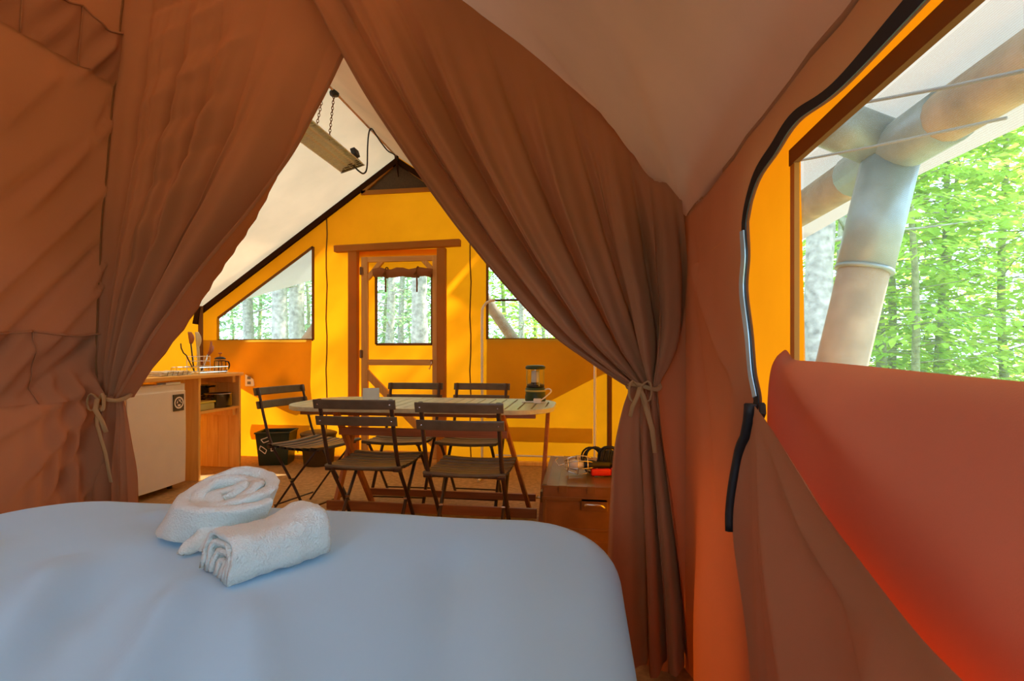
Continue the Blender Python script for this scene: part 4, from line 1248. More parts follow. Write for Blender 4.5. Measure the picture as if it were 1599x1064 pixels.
# coffee press
fp = empty('coffee_press', (-3.20, 4.195 - 0.03, KZ))
tag(fp, 'small glass coffee press with a black frame at the worktop end', 'coffee press')
MB().lathe([(0.040, 0.004), (0.042, 0.01), (0.042, 0.115), (0.045, 0.122)], 24).build('glass_beaker', 'press_glass', fp, smooth=True)
for z in (0.012, 0.105):
    MB().tube([(0.044 * math.cos(a), 0.044 * math.sin(a), z) for a in [2 * PI * k / 24 for k in range(24)]], 0.004, 6, closed=True).build('frame_ring', 'black_plastic', fp, smooth=True)
for k in range(4):
    a = k * PI / 2 + 0.4
    MB().tube([(0.046 * math.cos(a), 0.046 * math.sin(a), 0), (0.046 * math.cos(a), 0.046 * math.sin(a), 0.108)], 0.0035, 5).build('frame_strut', 'black_plastic', fp)
MB().tube(spline([(0.01, 0.046, 0.10), (0.015, 0.085, 0.095), (0.02, 0.095, 0.06), (0.015, 0.075, 0.02), (0.01, 0.046, 0.015)], 20), 0.006, 6).build('handle', 'black_plastic', fp, smooth=True)
MB().lathe([(0.045, 0.120), (0.046, 0.126), (0.030, 0.138), (0.010, 0.142)], 24).build('lid', 'black_plastic', fp, smooth=True)
MB().lathe([(0.003, 0.14), (0.003, 0.165), (0.016, 0.168), (0.016, 0.176), (0.006, 0.180)], 14).build('plunger_knob', 'leg_wood', fp, smooth=True)

# pots on the shelf
SZ = 0.557
def pot(name, label, loc, r, h, mat='pot_black', lid=False, handle='side'):
    o = empty(name, loc); tag(o, label, 'pot', 'pots on the pine shelf')
    MB().lathe([(r * 0.9, 0), (r * 0.97, 0.006), (r, 0.02), (r, h), (r + 0.006, h + 0.004), (r - 0.002, h + 0.005), (r - 0.005, h - 0.01), (r - 0.006, 0.012), (0.01, 0.01)], 36).build('pot_body', mat, o, smooth=True)
    MB().tube([((r + 0.004) * math.cos(a), (r + 0.004) * math.sin(a), h + 0.004) for a in [2 * PI * k / 36 for k in range(36)]], 0.0035, 6, closed=True).build('rim', 'steel', o, smooth=True)
    if handle == 'side':
        for s in (-1, 1):
            MB().tube([(0.0 - 0.03, s * r, h * 0.75), (-0.03, s * (r + 0.035), h * 0.8), (0.03, s * (r + 0.035), h * 0.8), (0.03, s * r, h * 0.75)], 0.006, 6).build('handle', 'black_plastic', o, smooth=True)
    else:
        MB().tube([(r, 0, h * 0.8), (r + 0.05, -0.02, h * 0.95), (r + 0.11, -0.05, h * 1.0)], 0.009, 6).build('handle', 'black_plastic', o, smooth=True)
    if lid:
        lo = MB().lathe([(r + 0.004, h + 0.005), (r * 0.8, h + 0.018), (0.02, h + 0.026), (0.016, h + 0.045), (0.005, h + 0.048)], 30).build('lid', 'pot_black', o, smooth=True)
    return o
pot('wide_pot', 'wide black cooking pot with two handles on the pine shelf', (-3.165, 4.10, SZ + 0.001), 0.108, 0.115)
pot('stew_pot', 'black pot underneath the small saucepan on the shelf', (-3.345, 4.10, SZ + 0.001), 0.072, 0.10, handle='side')
pot('saucepan', 'small black saucepan stacked on top of another pot', (-3.345, 4.10, SZ + 0.111), 0.072, 0.075, handle='back')
tubo = empty('food_tub', (-3.135, 3.855, SZ))
tag(tubo, 'shallow green plastic tub with a yellow lid on the pine shelf', 'tub')
MB().prism([(-0.06, -0.085, 0), (0.06, -0.085, 0), (0.06, 0.085, 0), (-0.06, 0.085, 0)], (0, 0, 0.062)).build('tub_body', 'green_tub', tubo, bevel=0.012)
MB().prism([(-0.066, -0.091, 0.060), (0.066, -0.091, 0.060), (0.066, 0.091, 0.060), (-0.066, 0.091, 0.060)], (0, 0, 0.014)).build('tub_lid', 'yellow_lid', tubo, bevel=0.005)

# power outlet on the back wall
p = bw(392, 594, D - 0.02)
oo = empty('power_outlet', (p.x, D - 0.02, p.z - 0.06)); tag(oo, 'beige power outlet box on the wall behind the kitchen unit', 'outlet')
MB().box((-0.045, -0.03, 0), (0.05, 0.018, 0.125)).build('outlet_box', 'fridge_white', oo, bevel=0.006)
for z in (0.035, 0.085):
    MB().box((-0.018, -0.033, z - 0.014), (0.018, -0.029, z + 0.014)).build('socket', 'rubber_grey', oo, bevel=0.001)

# bins
def bin_body(w0, w1, d0, d1, h, t=0.006):
    m = MB()
    lo = [(-w0, -d0, 0), (w0, -d0, 0), (w0, d0, 0), (-w0, d0, 0)]
    hi = [(-w1, -d1, h), (w1, -d1, h), (w1, d1, h), (-w1, d1, h)]
    hi2 = [(-w1 + t, -d1 + t, h), (w1 - t, -d1 + t, h), (w1 - t, d1 - t, h), (-w1 + t, d1 - t, h)]
    lo2 = [(-w0 + t, -d0 + t, t), (w0 - t, -d0 + t, t), (w0 - t, d0 - t, t), (-w0 + t, d0 - t, t)]
    m.v = [Vector(p) for p in lo + hi + hi2 + lo2]
    m.f = [(3, 2, 1, 0), (12, 13, 14, 15)]
    for a in (0, 4, 8):
        for i in range(4):
            j = (i + 1) % 4
            m.f.append((a + i, a + j, a + 4 + j, a + 4 + i))
    return m
rb = empty('recycling_bin', (-2.83, 4.44, 0), 0.25)
tag(rb, 'dark green recycling bin with a white chasing-arrows symbol', 'bin')
bin_body(0.125, 0.15, 0.10, 0.125, 0.30).build('bin_body', 'bin_green', rb, bevel=0.010)
rimm = MB(); rimm.tube([(-0.152, -0.127, 0.30), (0.152, -0.127, 0.30), (0.152, 0.127, 0.30), (-0.152, 0.127, 0.30)], 0.008, 6, closed=True); rimm.build('rim', 'bin_green', rb)
# symbol: three bent arrows drawn as white outlines on the front face
sy = MB()
tilt = math.atan2(0.025, 0.30)
def on_face(a, b):        # a across, b up, on the sloping front
    z = 0.185 + b
    return Vector((a - 0.045, -0.10 - 0.025 * z / 0.30 - 0.002, z))
def seg(p, q, w=0.007):
    p, q = on_face(*p), on_face(*q)
    sy.bar(p, q, w, 0.002, up=(0, -1, 0.08))
for k in range(3):
    a0 = k * 2 * PI / 3 + PI / 2 + 0.25
    def R(r, a): return (r * math.cos(a), r * math.sin(a))
    A1, A2, A3, A4 = R(0.078, a0 + 0.52), R(0.078, a0 - 0.32), R(0.042, a0 - 0.42), R(0.042, a0 + 0.62)
    tipa = R(0.060, a0 - 0.75)
    for p_, q_ in ((A4, A1), (A1, A2), (A2, tipa), (tipa, A3), (A3, A4)):
        seg(p_, q_)
sy.build('recycling_symbol', 'print_white', rb)
bb = empty('waste_bin', (-2.42, 4.45, 0), 0.0)
tag(bb, 'round brown waste bin with a lid beside the recycling bin', 'bin')
MB().lathe([(0.125, 0), (0.13, 0.005), (0.155, 0.27), (0.160, 0.275), (0.160, 0.285), (0.15, 0.285), (0.148, 0.27)], 32).build('bin_body', 'bin_brown', bb, smooth=True)
MB().lathe([(0.163, 0.283), (0.163, 0.293), (0.12, 0.308), (0.03, 0.312)], 32).build('lid', 'bin_brown', bb, smooth=True)
MB().tube([(0.165 * math.cos(a), 0.02, 0.25 - 0.09 * math.sin(a) * 0 + 0.0) for a in (0, PI)], 0.003, 5).build('handle_pin', 'steel', bb)
MB().tube([(-0.162, -0.005, 0.26), (-0.168, -0.05, 0.22), (-0.16, -0.09, 0.16), (-0.15, -0.095, 0.12)], 0.005, 6).build('bail_handle', 'steel', bb, smooth=True)
# ------------------------------------------------------------------ trunk and the things on it
KX, KY0, KY1, KH = -0.195, 2.58, 3.30, 0.37
tk = empty('metal_trunk', (0.05, 2.94, 0))
tag(tk, 'brown metal storage trunk with edge strips behind the right curtain', 'trunk')
X2 = 0.29
def tbox(name, lo, hi, mat='trunk_brown', bevel=0.003, parent=None):
    o = MB().box(lo, hi).build(name, mat, parent or tk, bevel=bevel)
    if parent is None: kid(o)
    return o
tbox('trunk_body', (KX, KY0, 0), (X2, KY1, KH - 0.06), bevel=0.006)
lid = tbox('lid', (KX - 0.006, KY0 - 0.006, KH - 0.062), (X2 + 0.006, KY1 + 0.006, KH), bevel=0.006)
for y in (KY0 - 0.008,):
    tbox('edge_strip', (KX - 0.008, y, KH - 0.070), (X2 + 0.008, y + 0.006, KH - 0.052), 'trunk_edge', 0.001)
    tbox('edge_strip', (KX - 0.008, y + 0.001, KH - 0.008), (X2 + 0.008, y + 0.020, KH + 0.003), 'trunk_edge', 0.001)
tbox('edge_strip', (KX - 0.009, KY0 - 0.004, KH - 0.008), (KX + 0.016, KY1, KH + 0.003), 'trunk_edge', 0.001)
tbox('edge_strip', (KX - 0.006, KY0 - 0.005, 0), (KX + 0.012, KY0 + 0.004, KH - 0.06), 'trunk_edge', 0.001)
for x in (KX + 0.075, KX + 0.215):
    tbox('lid_strap', (x, KY0 - 0.010, KH - 0.028), (x + 0.042, KY0 - 0.004, KH + 0.004), 'trunk_edge', 0.001)
    tbox('lid_strap', (x, KY0 - 0.008, KH - 0.001), (x + 0.042, KY1, KH + 0.005), 'trunk_edge', 0.001)
for z in (0.09, 0.15):
    tbox('pressed_rib', (KX + 0.04, KY0 - 0.004, z), (X2 - 0.03, KY0 + 0.002, z + 0.012), bevel=0.002)
hp = on_y(928, 790, KY0 - 0.004)
hb = kid(MB().box((hp.x - 0.065, KY0 - 0.008, hp.z - 0.028), (hp.x + 0.065, KY0 - 0.001, hp.z + 0.034)).build('handle_plate', 'trunk_brown', tk, bevel=0.003))
MB().tube(spline([(hp.x - 0.052, KY0 - 0.008, hp.z - 0.006), (hp.x - 0.046, KY0 - 0.03, hp.z + 0.006), (hp.x - 0.03, KY0 - 0.036, hp.z + 0.012), (hp.x + 0.03, KY0 - 0.036, hp.z + 0.010), (hp.x + 0.046, KY0 - 0.03, hp.z + 0.0), (hp.x + 0.055, KY0 - 0.008, hp.z - 0.012)], 24), 0.006, 8).build('handle', 'chrome', hb, smooth=True)
lt = tbox('latch', (KX - 0.022, KY0 + 0.05, KH - 0.10), (KX - 0.002, KY0 + 0.10, KH - 0.045), 'trunk_edge', 0.002)
MB().tube([(KX - 0.02, KY0 + 0.05, KH - 0.075), (KX - 0.04, KY0 + 0.06, KH - 0.08), (KX - 0.038, KY0 + 0.09, KH - 0.08)], 0.006, 6).build('latch_hook', 'steel', lt, smooth=True)
for x in (KX + 0.02, X2 - 0.02):
    tbox('corner_cap', (x - 0.022, KY0 - 0.007, 0), (x + 0.022, KY0 + 0.002, 0.05), 'trunk_edge', 0.002)

# caged work lamp lying on the trunk
TT = KH + 0.006
wl = empty('work_lamp', on_z(906, 741, TT))
tag(wl, 'wire-caged work lamp lying on the metal trunk', 'lamp')
wl.rotation_euler = (0, 0, 0.15)
def cage_r(t):
    return 0.048 * (math.sin(PI * (0.06 + 0.80 * t)) ** 0.5) + 0.004
for k in range(8):
    a = k * PI / 4 + 0.2
    MB().tube([(-0.085 + 0.15 * t, cage_r(t) * math.cos(a), 0.052 + cage_r(t) * math.sin(a)) for t in [i / 10 for i in range(11)]], 0.0026, 5).build('cage_wire', 'chrome', wl, smooth=True)
for t in (0.1, 0.45, 0.8):
    r = cage_r(t)
    MB().tube([(-0.085 + 0.15 * t, r * math.cos(a), 0.052 + r * math.sin(a)) for a in [2 * PI * i / 20 for i in range(20)]], 0.0028, 5, closed=True).build('cage_hoop', 'chrome', wl, smooth=True)
Mx = Matrix.Translation((-0.03, 0, 0.052)) @ Matrix.Rotation(PI / 2, 4, 'Y')
MB().lathe([(0.004, -0.035), (0.024, -0.025), (0.030, 0.0), (0.024, 0.03), (0.016, 0.05)], 16, M=Mx).build('bulb', 'white_plastic', wl, smooth=True)
MB().lathe([(0.022, 0.05), (0.026, 0.055), (0.026, 0.10), (0.018, 0.12), (0.016, 0.19)], 16, M=Mx).build('handle', 'black_plastic', wl, smooth=True)
MB().tube([(-0.085, 0, 0.055), (-0.12, -0.01, 0.05), (-0.135, 0.01, 0.075), (-0.12, 0.02, 0.085)], 0.003, 5).build('hanging_hook', 'chrome', wl, smooth=True)

# coiled black cable
cc = empty('coiled_cable', on_z(940, 738, TT))
tag(cc, 'bundle of black cable coiled on the metal trunk', 'cable')
def coil(name, n, r, off, tilt, mat='black_plastic'):
    pts = []
    for i in range(n * 20):
        a = 2 * PI * i / 20
        rr = r * (1 + 0.10 * math.sin(i * 0.37))
        pts.append(Vector((rr * 0.9 * math.cos(a) + off[0] + 0.0035 * (i / 20) * tilt, off[1] + 0.008 * math.sin(i * 0.21) + 0.012 * (i / 20 - n / 2), off[2] + max(0.006, 0.075 + rr * math.sin(a)))))
    return MB().tube(pts, 0.0055, 5).build(name, mat, cc, smooth=True)
coil('cable_loop', 5, 0.062, (0.03, 0.03, 0.0), 1.5)
coil('cable_loop', 4, 0.055, (-0.035, 0.04, 0.0), -2)
for k in range(9):
    x = 0.0 + k * 0.010
    MB().tube(spline([(x - 0.02, -0.01, 0.01), (x - 0.012, -0.018, 0.06), (x, -0.012, 0.115 + 0.006 * math.sin(k * 2)), (x + 0.008, 0.03, 0.11), (x + 0.01, 0.05, 0.02)], 14), 0.005, 5).build('cable_strand', 'black_plastic', cc, smooth=True)
MB().tube([(-0.03, -0.02, 0.05), (0.03, -0.024, 0.055), (0.075, -0.02, 0.05)], 0.008, 6).build('wrap_band', 'black_plastic', cc)
# red socket block
rs = empty('extension_socket', on_z(938, 743, TT), 0.2)
tag(rs, 'red extension socket block in front of the coiled cable on the trunk', 'socket')
MB().box((-0.055, -0.018, 0.0), (0.055, 0.018, 0.036)).build('socket_body', 'red_plastic', rs, bevel=0.009)
MB().lathe([(0.020, 0), (0.022, 0.01), (0.016, 0.03)], 14, M=Matrix.Translation((0.055, 0, 0.02)) @ Matrix.Rotation(PI / 2, 4, 'Y')).build('plug', 'red_plastic', rs, smooth=True)
MB().tube([(-0.055, 0, 0.018), (-0.075, 0.01, 0.022), (-0.085, 0.03, 0.04), (-0.07, 0.045, 0.06)], 0.005, 6).build('cord', 'black_plastic', rs, smooth=True)

# white tube rack in front of the back wall
YR = 4.16
r0 = on_y(753, 600, YR).x; r1 = on_y(929, 600, YR).x; zt = on_y(780, 469, YR).z
gr = empty('garment_rack', ((r0 + r1) / 2, YR, 0))
tag(gr, 'slim white tube rack with a rounded corner near the right window', 'rack')
w2 = (r1 - r0) / 2
for s in (-1, 1):
    MB().tube(spline([(s * w2, 0, 0.004), (s * w2, 0, 0.7), (s * w2, 0, zt - 0.12), (s * (w2 - 0.012), 0, zt - 0.05), (s * (w2 - 0.05), 0, zt - 0.010), (s * (w2 - 0.11), 0, zt)], 40), 0.011, 8).build('upright', 'white_paint', gr, smooth=True)
    MB().tube([(s * w2, -0.16, 0.012), (s * w2, 0.16, 0.012)], 0.011, 8).build('foot', 'white_paint', gr)
MB().tube([(-w2 + 0.11, 0, zt), (w2 - 0.11, 0, zt)], 0.009, 8).build('top_bar', 'chair_metal', gr)

# ------------------------------------------------------------------ hanging heater
HXc, HZc, HY0, HY1 = -1.80, 2.49, 3.02, 3.83
ht = empty('hanging_heater', (HXc, (HY0 + HY1) / 2, HZc))
tag(ht, 'silver grilled electric heater hanging on chains from the ridge', 'heater')
ht.rotation_euler = (0, math.radians(-16), 0)
hl = (HY1 - HY0) / 2
sec = [(-0.10, 0.0), (-0.062, 0.060), (0.062, 0.060), (0.10, 0.0), (0.095, -0.004), (0.057, 0.050), (-0.057, 0.050), (-0.095, -0.004)]
m = MB(); m.prism([(x, -hl, z) for x, z in sec], (0, 2 * hl, 0)); m.build('housing', 'reflector', ht)
m = MB(); m.grid(lambda u, v: (-0.055 + 0.11 * u, -hl + 0.02 + (2 * hl - 0.04) * v, 0.036 - 0.02 * math.sin(PI * u) * -1 - 0.02), 8, 30); m.build('reflector', 'reflector', ht, smooth=True, fix=False)
for s in (-1, 1):
    MB().prism([(-0.102, s * hl, -0.006), (0.102, s * hl, -0.006), (0.064, s * hl, 0.064), (-0.064, s * hl, 0.064)], (0, s * 0.012, 0)).build('end_cap', 'rubber_grey' if s > 0 else 'reflector', ht)
for x in (-0.03, 0.03):
    MB().tube([(x, -hl + 0.03, 0.02), (x, hl - 0.03, 0.02)], 0.009, 8).build('heating_tube', 'white_plastic', ht, smooth=True)
for k in range(24):
    y = -hl + 0.03 + (2 * hl - 0.06) * k / 23
    MB().tube([(-0.095, y, 0.0), (0.095, y + 0.015, 0.0)], 0.0022, 4).build('grille_bar', 'reflector', ht)
for x in (-0.05, 0.0, 0.05):
    MB().tube([(x, -hl + 0.01, -0.001), (x, hl - 0.01, -0.001)], 0.0022, 4).build('grille_bar', 'reflector', ht)
MB().box((0.055, hl - 0.10, 0.05), (0.095, hl - 0.02, 0.105)).build('cord_box', 'black_plastic', ht, bevel=0.006)
def chain_geo(top, bot):
    m = MB(); top, bot = vec(top), vec(bot); L = (bot - top).length; n = int(L / 0.020)
    d = (bot - top).normalized()
    s = d.orthogonal().normalized(); t = d.cross(s)
    for k in range(n):
        c = top.lerp(bot, (k + 0.5) / n); w = s if k % 2 else t
        m.tube([c + w * (0.0075 * math.cos(a)) + d * (0.013 * math.sin(a)) for a in [2 * PI * i / 10 for i in range(10)]], 0.0026, 4, closed=True)
    return m
inv = (Matrix.Translation((HXc, (HY0 + HY1) / 2, HZc)) @ Matrix.Rotation(math.radians(-16), 4, 'Y')).inverted()
ca = on_x(522, 133, XRIDGE); ca.z = min(ca.z, ZRIDGE - 0.02)
ends = [(ca, Vector((HXc + 0.02, ca.y - 0.01, HZc + 0.05))), (ca + Vector((-0.02, -0.10, -0.01)), Vector((HXc - 0.02, ca.y - 0.12, HZc + 0.07)))]
for a, b in ends:
    g = chain_geo(a, b).move(inv).build('chain', 'trim_canvas', ht, smooth=True)
    g['kind'] = 'stuff'
g = MB().lathe([(0.03, -0.02), (0.034, 0.0), (0.012, 0.03)], 12, at=ca).move(inv).build('ceiling_hook', 'black_plastic', ht, smooth=True)
cord = [(549, 262), (560, 267), (568, 271), (573, 262), (574, 230), (576, 208), (580, 201), (588, 212), (596, 224), (606, 236), (615, 241), (621, 250)]
cp = [on_x(a, b, XRIDGE + 0.05) for a, b in cord]
cp[0] = Vector((HXc, HY1, HZc + 0.03))
MB().tube(spline(cp, 60), 0.0065, 6).move(inv).build('power_cord', 'black_plastic', ht, smooth=True)
MB().tube([Vector((XRIDGE, on_x(580, 199, XRIDGE).y, ZRIDGE - 0.0)), on_x(580, 203, XRIDGE + 0.05)], 0.01, 6).move(inv).build('cord_hook', 'steel', ht)
# ------------------------------------------------------------------ porch of logs and fly sheet outside the right wall
def rough_log(pts, r, n=14, amp=0.05):
    m = MB().tube(spline(pts, 24), r, n)
    for i, p in enumerate(m.v):
        q = noise.noise(p * 6) * amp * r
        m.v[i] = p + Vector((q, q * 0.5, q))
    return m
LX, LZ, LR = 1.10, 1.765, 0.080
el = empty('eave_log', (LX, 2.0, LZ - LR)); tag(el, 'round peeled log running level under the fly sheet outside the right window', 'log')
kid(rough_log([(LX, -1.6, LZ), (LX, 0.2, LZ - 0.004), (LX, 2.0, LZ), (LX, 5.4, LZ + 0.01)], LR).build('log_shaft', 'log_wood', el, smooth=True))
js = LX
kid(MB().tube([(LX, 1.72, LZ), (LX, 1.98, LZ), (LX, 2.26, LZ)], LR + 0.008, 18).build('joint_sleeve', 'galvanised', el, smooth=True))
po = empty('porch_post', (0.66, 2.0, -0.3)); tag(po, 'leaning peeled log post with a galvanised sleeve outside the right window', 'post')
top_, bot_ = Vector((LX - 0.012, 2.0, LZ - 0.04)), Vector((0.62, 1.98, -0.33))
ax = (top_ - bot_)
kid(rough_log([bot_, bot_ + ax * 0.35, bot_ + ax * 0.7, top_ - ax * 0.1], LR, amp=0.06).build('log_shaft', 'log_wood', po, smooth=True))
sb = bot_ + ax * 0.81
slv = kid(MB().tube([sb, bot_ + ax * 0.9, top_], LR + 0.010, 18).build('steel_sleeve', 'galvanised', po, smooth=True))
o_ = MB().tube([sb, sb + ax.normalized() * 0.012], LR + 0.0125, 18).build('sleeve_rim', 'galvanised', slv, smooth=True)
ra = empty('porch_rafter', (0.8, 2.0, LZ)); tag(ra, 'short log rafter in a steel sleeve rising from the post towards the tent', 'rafter')
kid(rough_log([(LX, 2.0, LZ + 0.01), (0.85, 2.02, LZ + 0.14), (0.52, 2.04, LZ + 0.32)], LR * 0.92).build('log_shaft', 'log_wood', ra, smooth=True))
kid(MB().tube([(LX - 0.02, 2.0, LZ + 0.02), (0.84, 2.02, LZ + 0.148)], LR + 0.004, 18).build('joint_sleeve', 'galvanised', ra, smooth=True))
def fly(u, v):
    x = -0.30 + 1.66 * u; y = -1.7 + 7.0 * v
    return Vector((x, y, 2.62 - 0.52 * (x + 0.30) + 0.012 * math.sin(y * 3 + x * 5) - 0.02 * math.sin(PI * u)))
ft_ = MB().grid(fly, 20, 60).build('fly_sheet', 'tarp', smooth=True, fix=False)
tag(ft_, 'pale grey fly sheet stretched over the logs outside the right window', 'tarpaulin')
fu = MB().grid(lambda u, v: Vector((XRIDGE - 0.1 + 1.45 * u, 1.80 + 3.5 * v, 3.30 - 0.70 * u + 0.01 * math.sin(v * 9))), 12, 30).build('fly_sheet', 'tarp', smooth=True, fix=False)  # added out of view to keep direct sun off the right roof slope
tag(fu, 'unseen sheet added over the ridge to shade the right roof slope', 'tarpaulin')
for (a, b, lab) in ((((1262, 247), 0.62), ((1480, 203), 0.78), 'thin guy rope running to the log joint outside the right window'), (((1384, 152), 0.60), ((1640, 100), 0.62), 'thin guy rope stretched under the fly sheet above the log joint')):
    p, q = on_x(*a[0], a[1]), on_x(*b[0], b[1])
    r_ = MB().tube([p + (p - q) * 0.8, p.lerp(q, 0.5) - Vector((0, 0, 0.004)), q + (q - p) * 0.3], 0.0035, 5).build('guy_rope', 'rope', smooth=True)
    tag(r_, lab, 'rope', 'guy ropes of the fly sheet')
# fly sheet and strut beyond the back wall
e0, e1_ = on_y(330, 483, 6.0), on_y(612, 402, 6.0)
bk = MB().grid(lambda u, v: Vector((XLEFT - 0.1, D + 0.06, roof_z(XLEFT) + 0.12)).lerp(Vector((XRIDGE, D + 0.06, ZRIDGE + 0.02)), u).lerp(e0.lerp(e1_, u), v), 20, 10).build('fly_sheet', 'tarp', smooth=True, fix=False)
tag(bk, 'pale fly sheet sloping beyond the left gable window', 'tarpaulin')
p, q = on_y(748, 452, 5.6), on_y(812, 545, 5.6)
ds = empty('strut_log', q + (q - p) * 1.2); tag(ds, 'slanting peeled log strut outside the right gable window', 'log')
o = rough_log([p + (p - q) * 0.9, p, q, q + (q - p) * 1.9], 0.062).build('log_shaft', 'log_wood', ds, smooth=True); o.matrix_parent_inverse = Matrix.Translation(-ds.location)
p, q = on_y(470, 540, 5.5), on_y(496, 505, 5.5)
ds2 = empty('strut_log', p + (p - q) * 3); tag(ds2, 'slanting log strut at the lower corner of the left gable window', 'log')
o = rough_log([p + (p - q) * 4, p, q, q + (q - p) * 4], 0.05).build('log_shaft', 'log_wood', ds2, smooth=True); o.matrix_parent_inverse = Matrix.Translation(-ds2.location)

# ------------------------------------------------------------------ forest
rnd = random.Random(11)
def leaf(mb, c, d, size, droop):
    """a pointed leaf blade of two triangles folded along its rib"""
    d = d.normalized(); s = d.cross(Vector((0, 0, 1)))
    if s.length < 1e-4: s = Vector((1, 0, 0))
    s.normalize()
    s = (s + Vector((0, 0, rnd.uniform(-0.5, 0.5)))).normalized()
    tip = c + d * size - Vector((0, 0, droop * size))
    mid = c + d * size * 0.45 - Vector((0, 0, droop * size * 0.2))
    n = len(mb.v)
    mb.v += [c, mid + s * size * 0.36, tip, mid - s * size * 0.36]
    mb.f.append((n, n + 1, n + 2, n + 3))
def make_tree(h, r, z0, nb, spread, leaves_per, size, kind, seed, upward=0.25):
    """returns trunk, branch and leaf meshes of one tree"""
    rnd.seed(seed)
    T, B, L = MB(), MB(), MB()
    lean = Vector((rnd.uniform(-0.03, 0.03), rnd.uniform(-0.03, 0.03), 0))
    tp = [Vector((0, 0, -0.5)) + (lean * z + Vector((0, 0, z))) + Vector((0.05 * math.sin(z * 1.1 + seed), 0.05 * math.cos(z * 0.9 + seed), 0)) * min(1, z / 3) for z in [h * k / 10 for k in range(11)]]
    ts = spline(tp, 30)
    T.tube(ts, lambda t: r * (1 - 0.75 * t) * (1 + 0.35 * math.exp(-t * 40)), 12)
    for i, p in enumerate(T.v):
        T.v[i] = p + Vector((noise.noise(p * 5), noise.noise(p * 5 + Vector((7, 0, 0))), 0)) * r * 0.12
    for k in range(nb):
        zf = (z0 + (h - z0 - 0.3) * (k + rnd.random()) / nb) / h
        base = curve_at(ts, zf)
        a = k * 2.399 + rnd.uniform(-0.4, 0.4)
        ln_ = spread * (1.0 - 0.55 * max(0, zf - 0.2)) * rnd.uniform(0.7, 1.15)
        dirv = Vector((math.cos(a), math.sin(a), upward + rnd.uniform(-0.1, 0.15)))
        pts = [base + dirv * (ln_ * t) - Vector((0, 0, (0.30 if kind == 'fir' else 0.12) * ln_ * t * t)) + Vector((rnd.uniform(-1, 1), rnd.uniform(-1, 1), rnd.uniform(-0.5, 0.5))) * 0.05 * ln_ * (t > 0) for t in (0, 0.3, 0.6, 1.0)]
        bs = spline(pts, 12)
        B.tube(bs, lambda t: max(0.004, r * 0.16 * (1 - 0.85 * t)), 4)
        for q in range(leaves_per):
            t = rnd.uniform(0.18, 1.0); p = curve_at(bs, t)
            side = rnd.choice((-1, 1))
            dv = (curve_at(bs, min(1, t + 0.1)) - curve_at(bs, t - 0.1)).normalized()
            sd = dv.cross(Vector((0, 0, 1))).normalized() * side
            reach = rnd.random() ** 0.7 * (0.42 if kind == 'fir' else 0.50) * ln_ * (1 - 0.5 * t)
            c = p + sd * reach + Vector((0, 0, rnd.uniform(-0.10, 0.10) * (0.5 if kind == 'fir' else 1.8) - 0.15 * reach)) + dv * reach * 0.5
            d = sd * rnd.uniform(0.3, 1.0) + dv * rnd.uniform(0.1, 1.0) + Vector((0, 0, rnd.uniform(-0.35, 0.2)))
            sz = size * rnd.uniform(0.6, 1.3)
            leaf(L, c, d, sz, rnd.uniform(0.0, 0.5))
    return T, B, L
def tree(name, label, group, geo, bark, leafm, loc, rz=0.0, s=1.0, cat='tree'):
    o = empty(name, loc, rz); o.scale = (s, s, s)
    tag(o, label, cat, group)
    for nm, me, mt in zip(('trunk', 'branches', 'foliage'), geo, (bark, bark, leafm)):
        if me is None: continue
        if (me.name, mt) not in TREE_MESH:
            c = me.copy(); c.materials.clear(); c.materials.append(MATS[mt]); TREE_MESH[(me.name, mt)] = c
        ch = bpy.data.objects.new(nm, TREE_MESH[(me.name, mt)]); col.objects.link(ch); ch.parent = o
        if nm != 'trunk': ch['kind'] = 'stuff'
    return o
TREE_MESH = {}
def to_mesh(mb, nm, smooth=False):
    me = bpy.data.meshes.new(nm); me.from_pydata([tuple(p) for p in mb.v], [], mb.f)
    if smooth: me.polygons.foreach_set('use_smooth', [True] * len(me.polygons))
    return me
def protos(tag_, *a):
    T, B, L = make_tree(*a)
    return (to_mesh(T, tag_ + '_trunk', True), to_mesh(B, tag_ + '_branches', True), to_mesh(L, tag_ + '_leaves'))
fir = [protos('fir%d' % i, 8.5, 0.075, 0.5, 60, 1.9, 55, 0.12, 'fir', 20 + i, 0.12) for i in range(3)]
maple = [protos('maple%d' % i, 8.0, 0.065, 0.4, 44, 1.9, 60, 0.17, 'maple', 40 + i, 0.35) for i in range(3)]
big = [protos('big%d' % i, 12.0, 0.17, 3.0, 26, 2.2, 60, 0.17, 'maple', 60 + i, 0.3) for i in range(3)]
GZ = -0.38
def at_ray(px, dist):
    d = ray(px, HY); d.z = 0; d.normalize()
    return Vector((d.x * dist, d.y * dist, GZ))
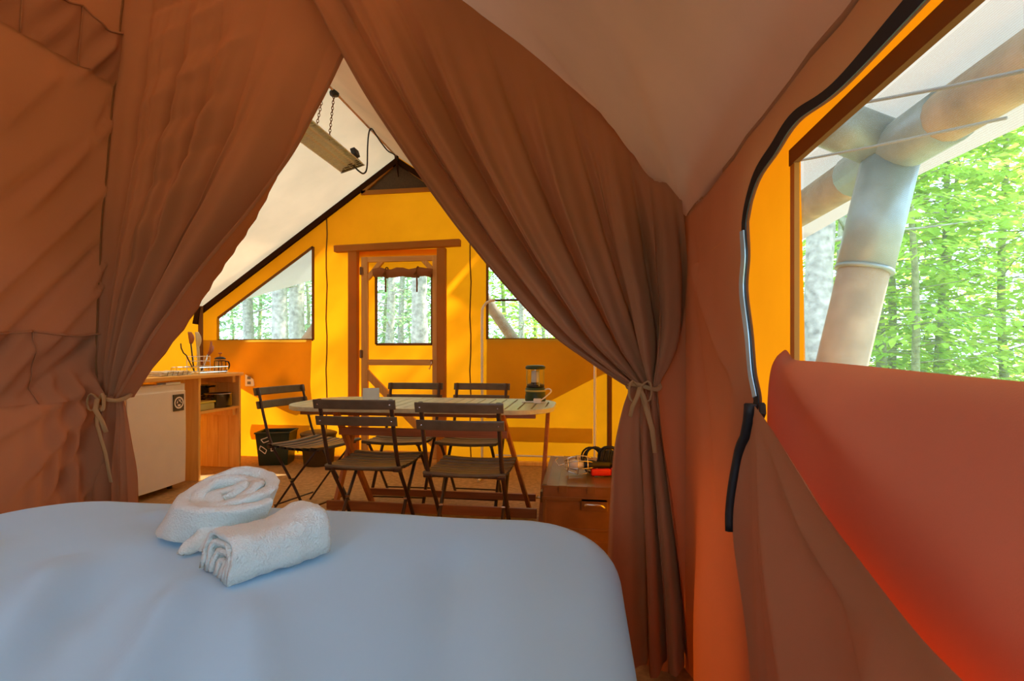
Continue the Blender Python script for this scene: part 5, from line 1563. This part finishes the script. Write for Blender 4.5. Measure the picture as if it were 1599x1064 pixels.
# big grey trunks that show through the windows
bigs = [(1287, 6.4, 1.0, 'thick grey tree trunk just behind the leaning porch post'), (1328, 8.2, 0.95, 'grey tree trunk right behind the sleeve of the porch post'),
        (608, 10.5, 0.62, 'slim grey tree trunk on the left in the door window'), (625, 12.5, 0.55, 'thin grey tree trunk in the middle of the door window'), (651, 9.0, 0.98, 'thick grey tree trunk on the right in the door window'),
        (384, 13.0, 0.8, 'grey tree trunk near the left edge of the left gable window'), (442, 10.5, 1.0, 'thick grey tree trunk in the middle of the left gable window'), (468, 11.5, 1.1, 'thick grey tree trunk near the right edge of the left gable window'),
        (820, 11.0, 0.5, 'slender tree trunk in the middle of the right gable window'), (849, 12.0, 0.42, 'thin tree trunk near the curtain in the right gable window')]
for i, (px, dist, s, lab) in enumerate(bigs):
    tree('forest_tree', lab, 'grey trunked forest trees', big[i % 3], 'bark_grey', 'leaf_cool' if px < 700 else 'leaf_mid', at_ray(px, dist), i * 1.3, s)
slim = [(1370, 9.0, 0.75), (1386, 10.0, 0.85), (1433, 7.5, 0.62)]
for i, (px, dist, s) in enumerate(slim):
    tree('young_fir', ['slim young fir left of its twin beside the porch post', 'slim young fir right of its twin beside the porch post', 'slender young fir standing alone in the middle of the right window'][i], 'young firs outside the right window', fir[i % 3], 'bark_green', 'leaf_mid', at_ray(px, dist), i * 2.1, s * 1.1)
# leafy undergrowth trees filling the woods behind
rnd.seed(5)
ORD = ['leftmost', 'second', 'third', 'fourth', 'fifth', 'sixth', 'seventh', 'eighth', 'ninth']
def woods(x0, x1, d0, d1, n, what, where, grp, mix):
    for k in range(n):
        px = x0 + (x1 - x0) * (k + rnd.random()) / n
        dist = d0 + (d1 - d0) * rnd.random()
        is_fir = rnd.random() < mix
        geo = rnd.choice(fir) if is_fir else rnd.choice(maple)
        lm = rnd.choice(('leaf_bright', 'leaf_mid', 'leaf_bright')) if x0 > 600 else rnd.choice(('leaf_cool', 'leaf_cool', 'leaf_mid'))
        o_ = 'leftmost' if k == 0 else ('rightmost' if k == n - 1 else ORD[k] + ' from left')
        lab = '%s of the %s %s, a %s' % (o_, what, where, 'feathery fir' if is_fir else 'broadleaf tree')
        tree('woodland_tree', lab, grp, geo, 'bark_green', lm, at_ray(px, dist), rnd.random() * 6.28, rnd.uniform(0.8, 1.15))
woods(1255, 1680, 8.0, 13.0, 8, 'nearer green trees', 'outside the right window', 'nearer woodland beyond the right window', 0.6)
woods(1300, 1750, 15.0, 22.0, 4, 'farthest green trees', 'outside the right window', 'far woodland beyond the right window', 0.4)
woods(740, 930, 11.0, 17.0, 4, 'green trees', 'beyond the right gable window', 'woodland beyond the right gable window', 0.3)
woods(575, 700, 13.0, 20.0, 4, 'green trees', 'seen through the door window', 'woodland beyond the door', 0.3)
woods(320, 520, 13.0, 21.0, 6, 'blue-green trees', 'beyond the left gable window', 'woodland beyond the left gable window', 0.5)
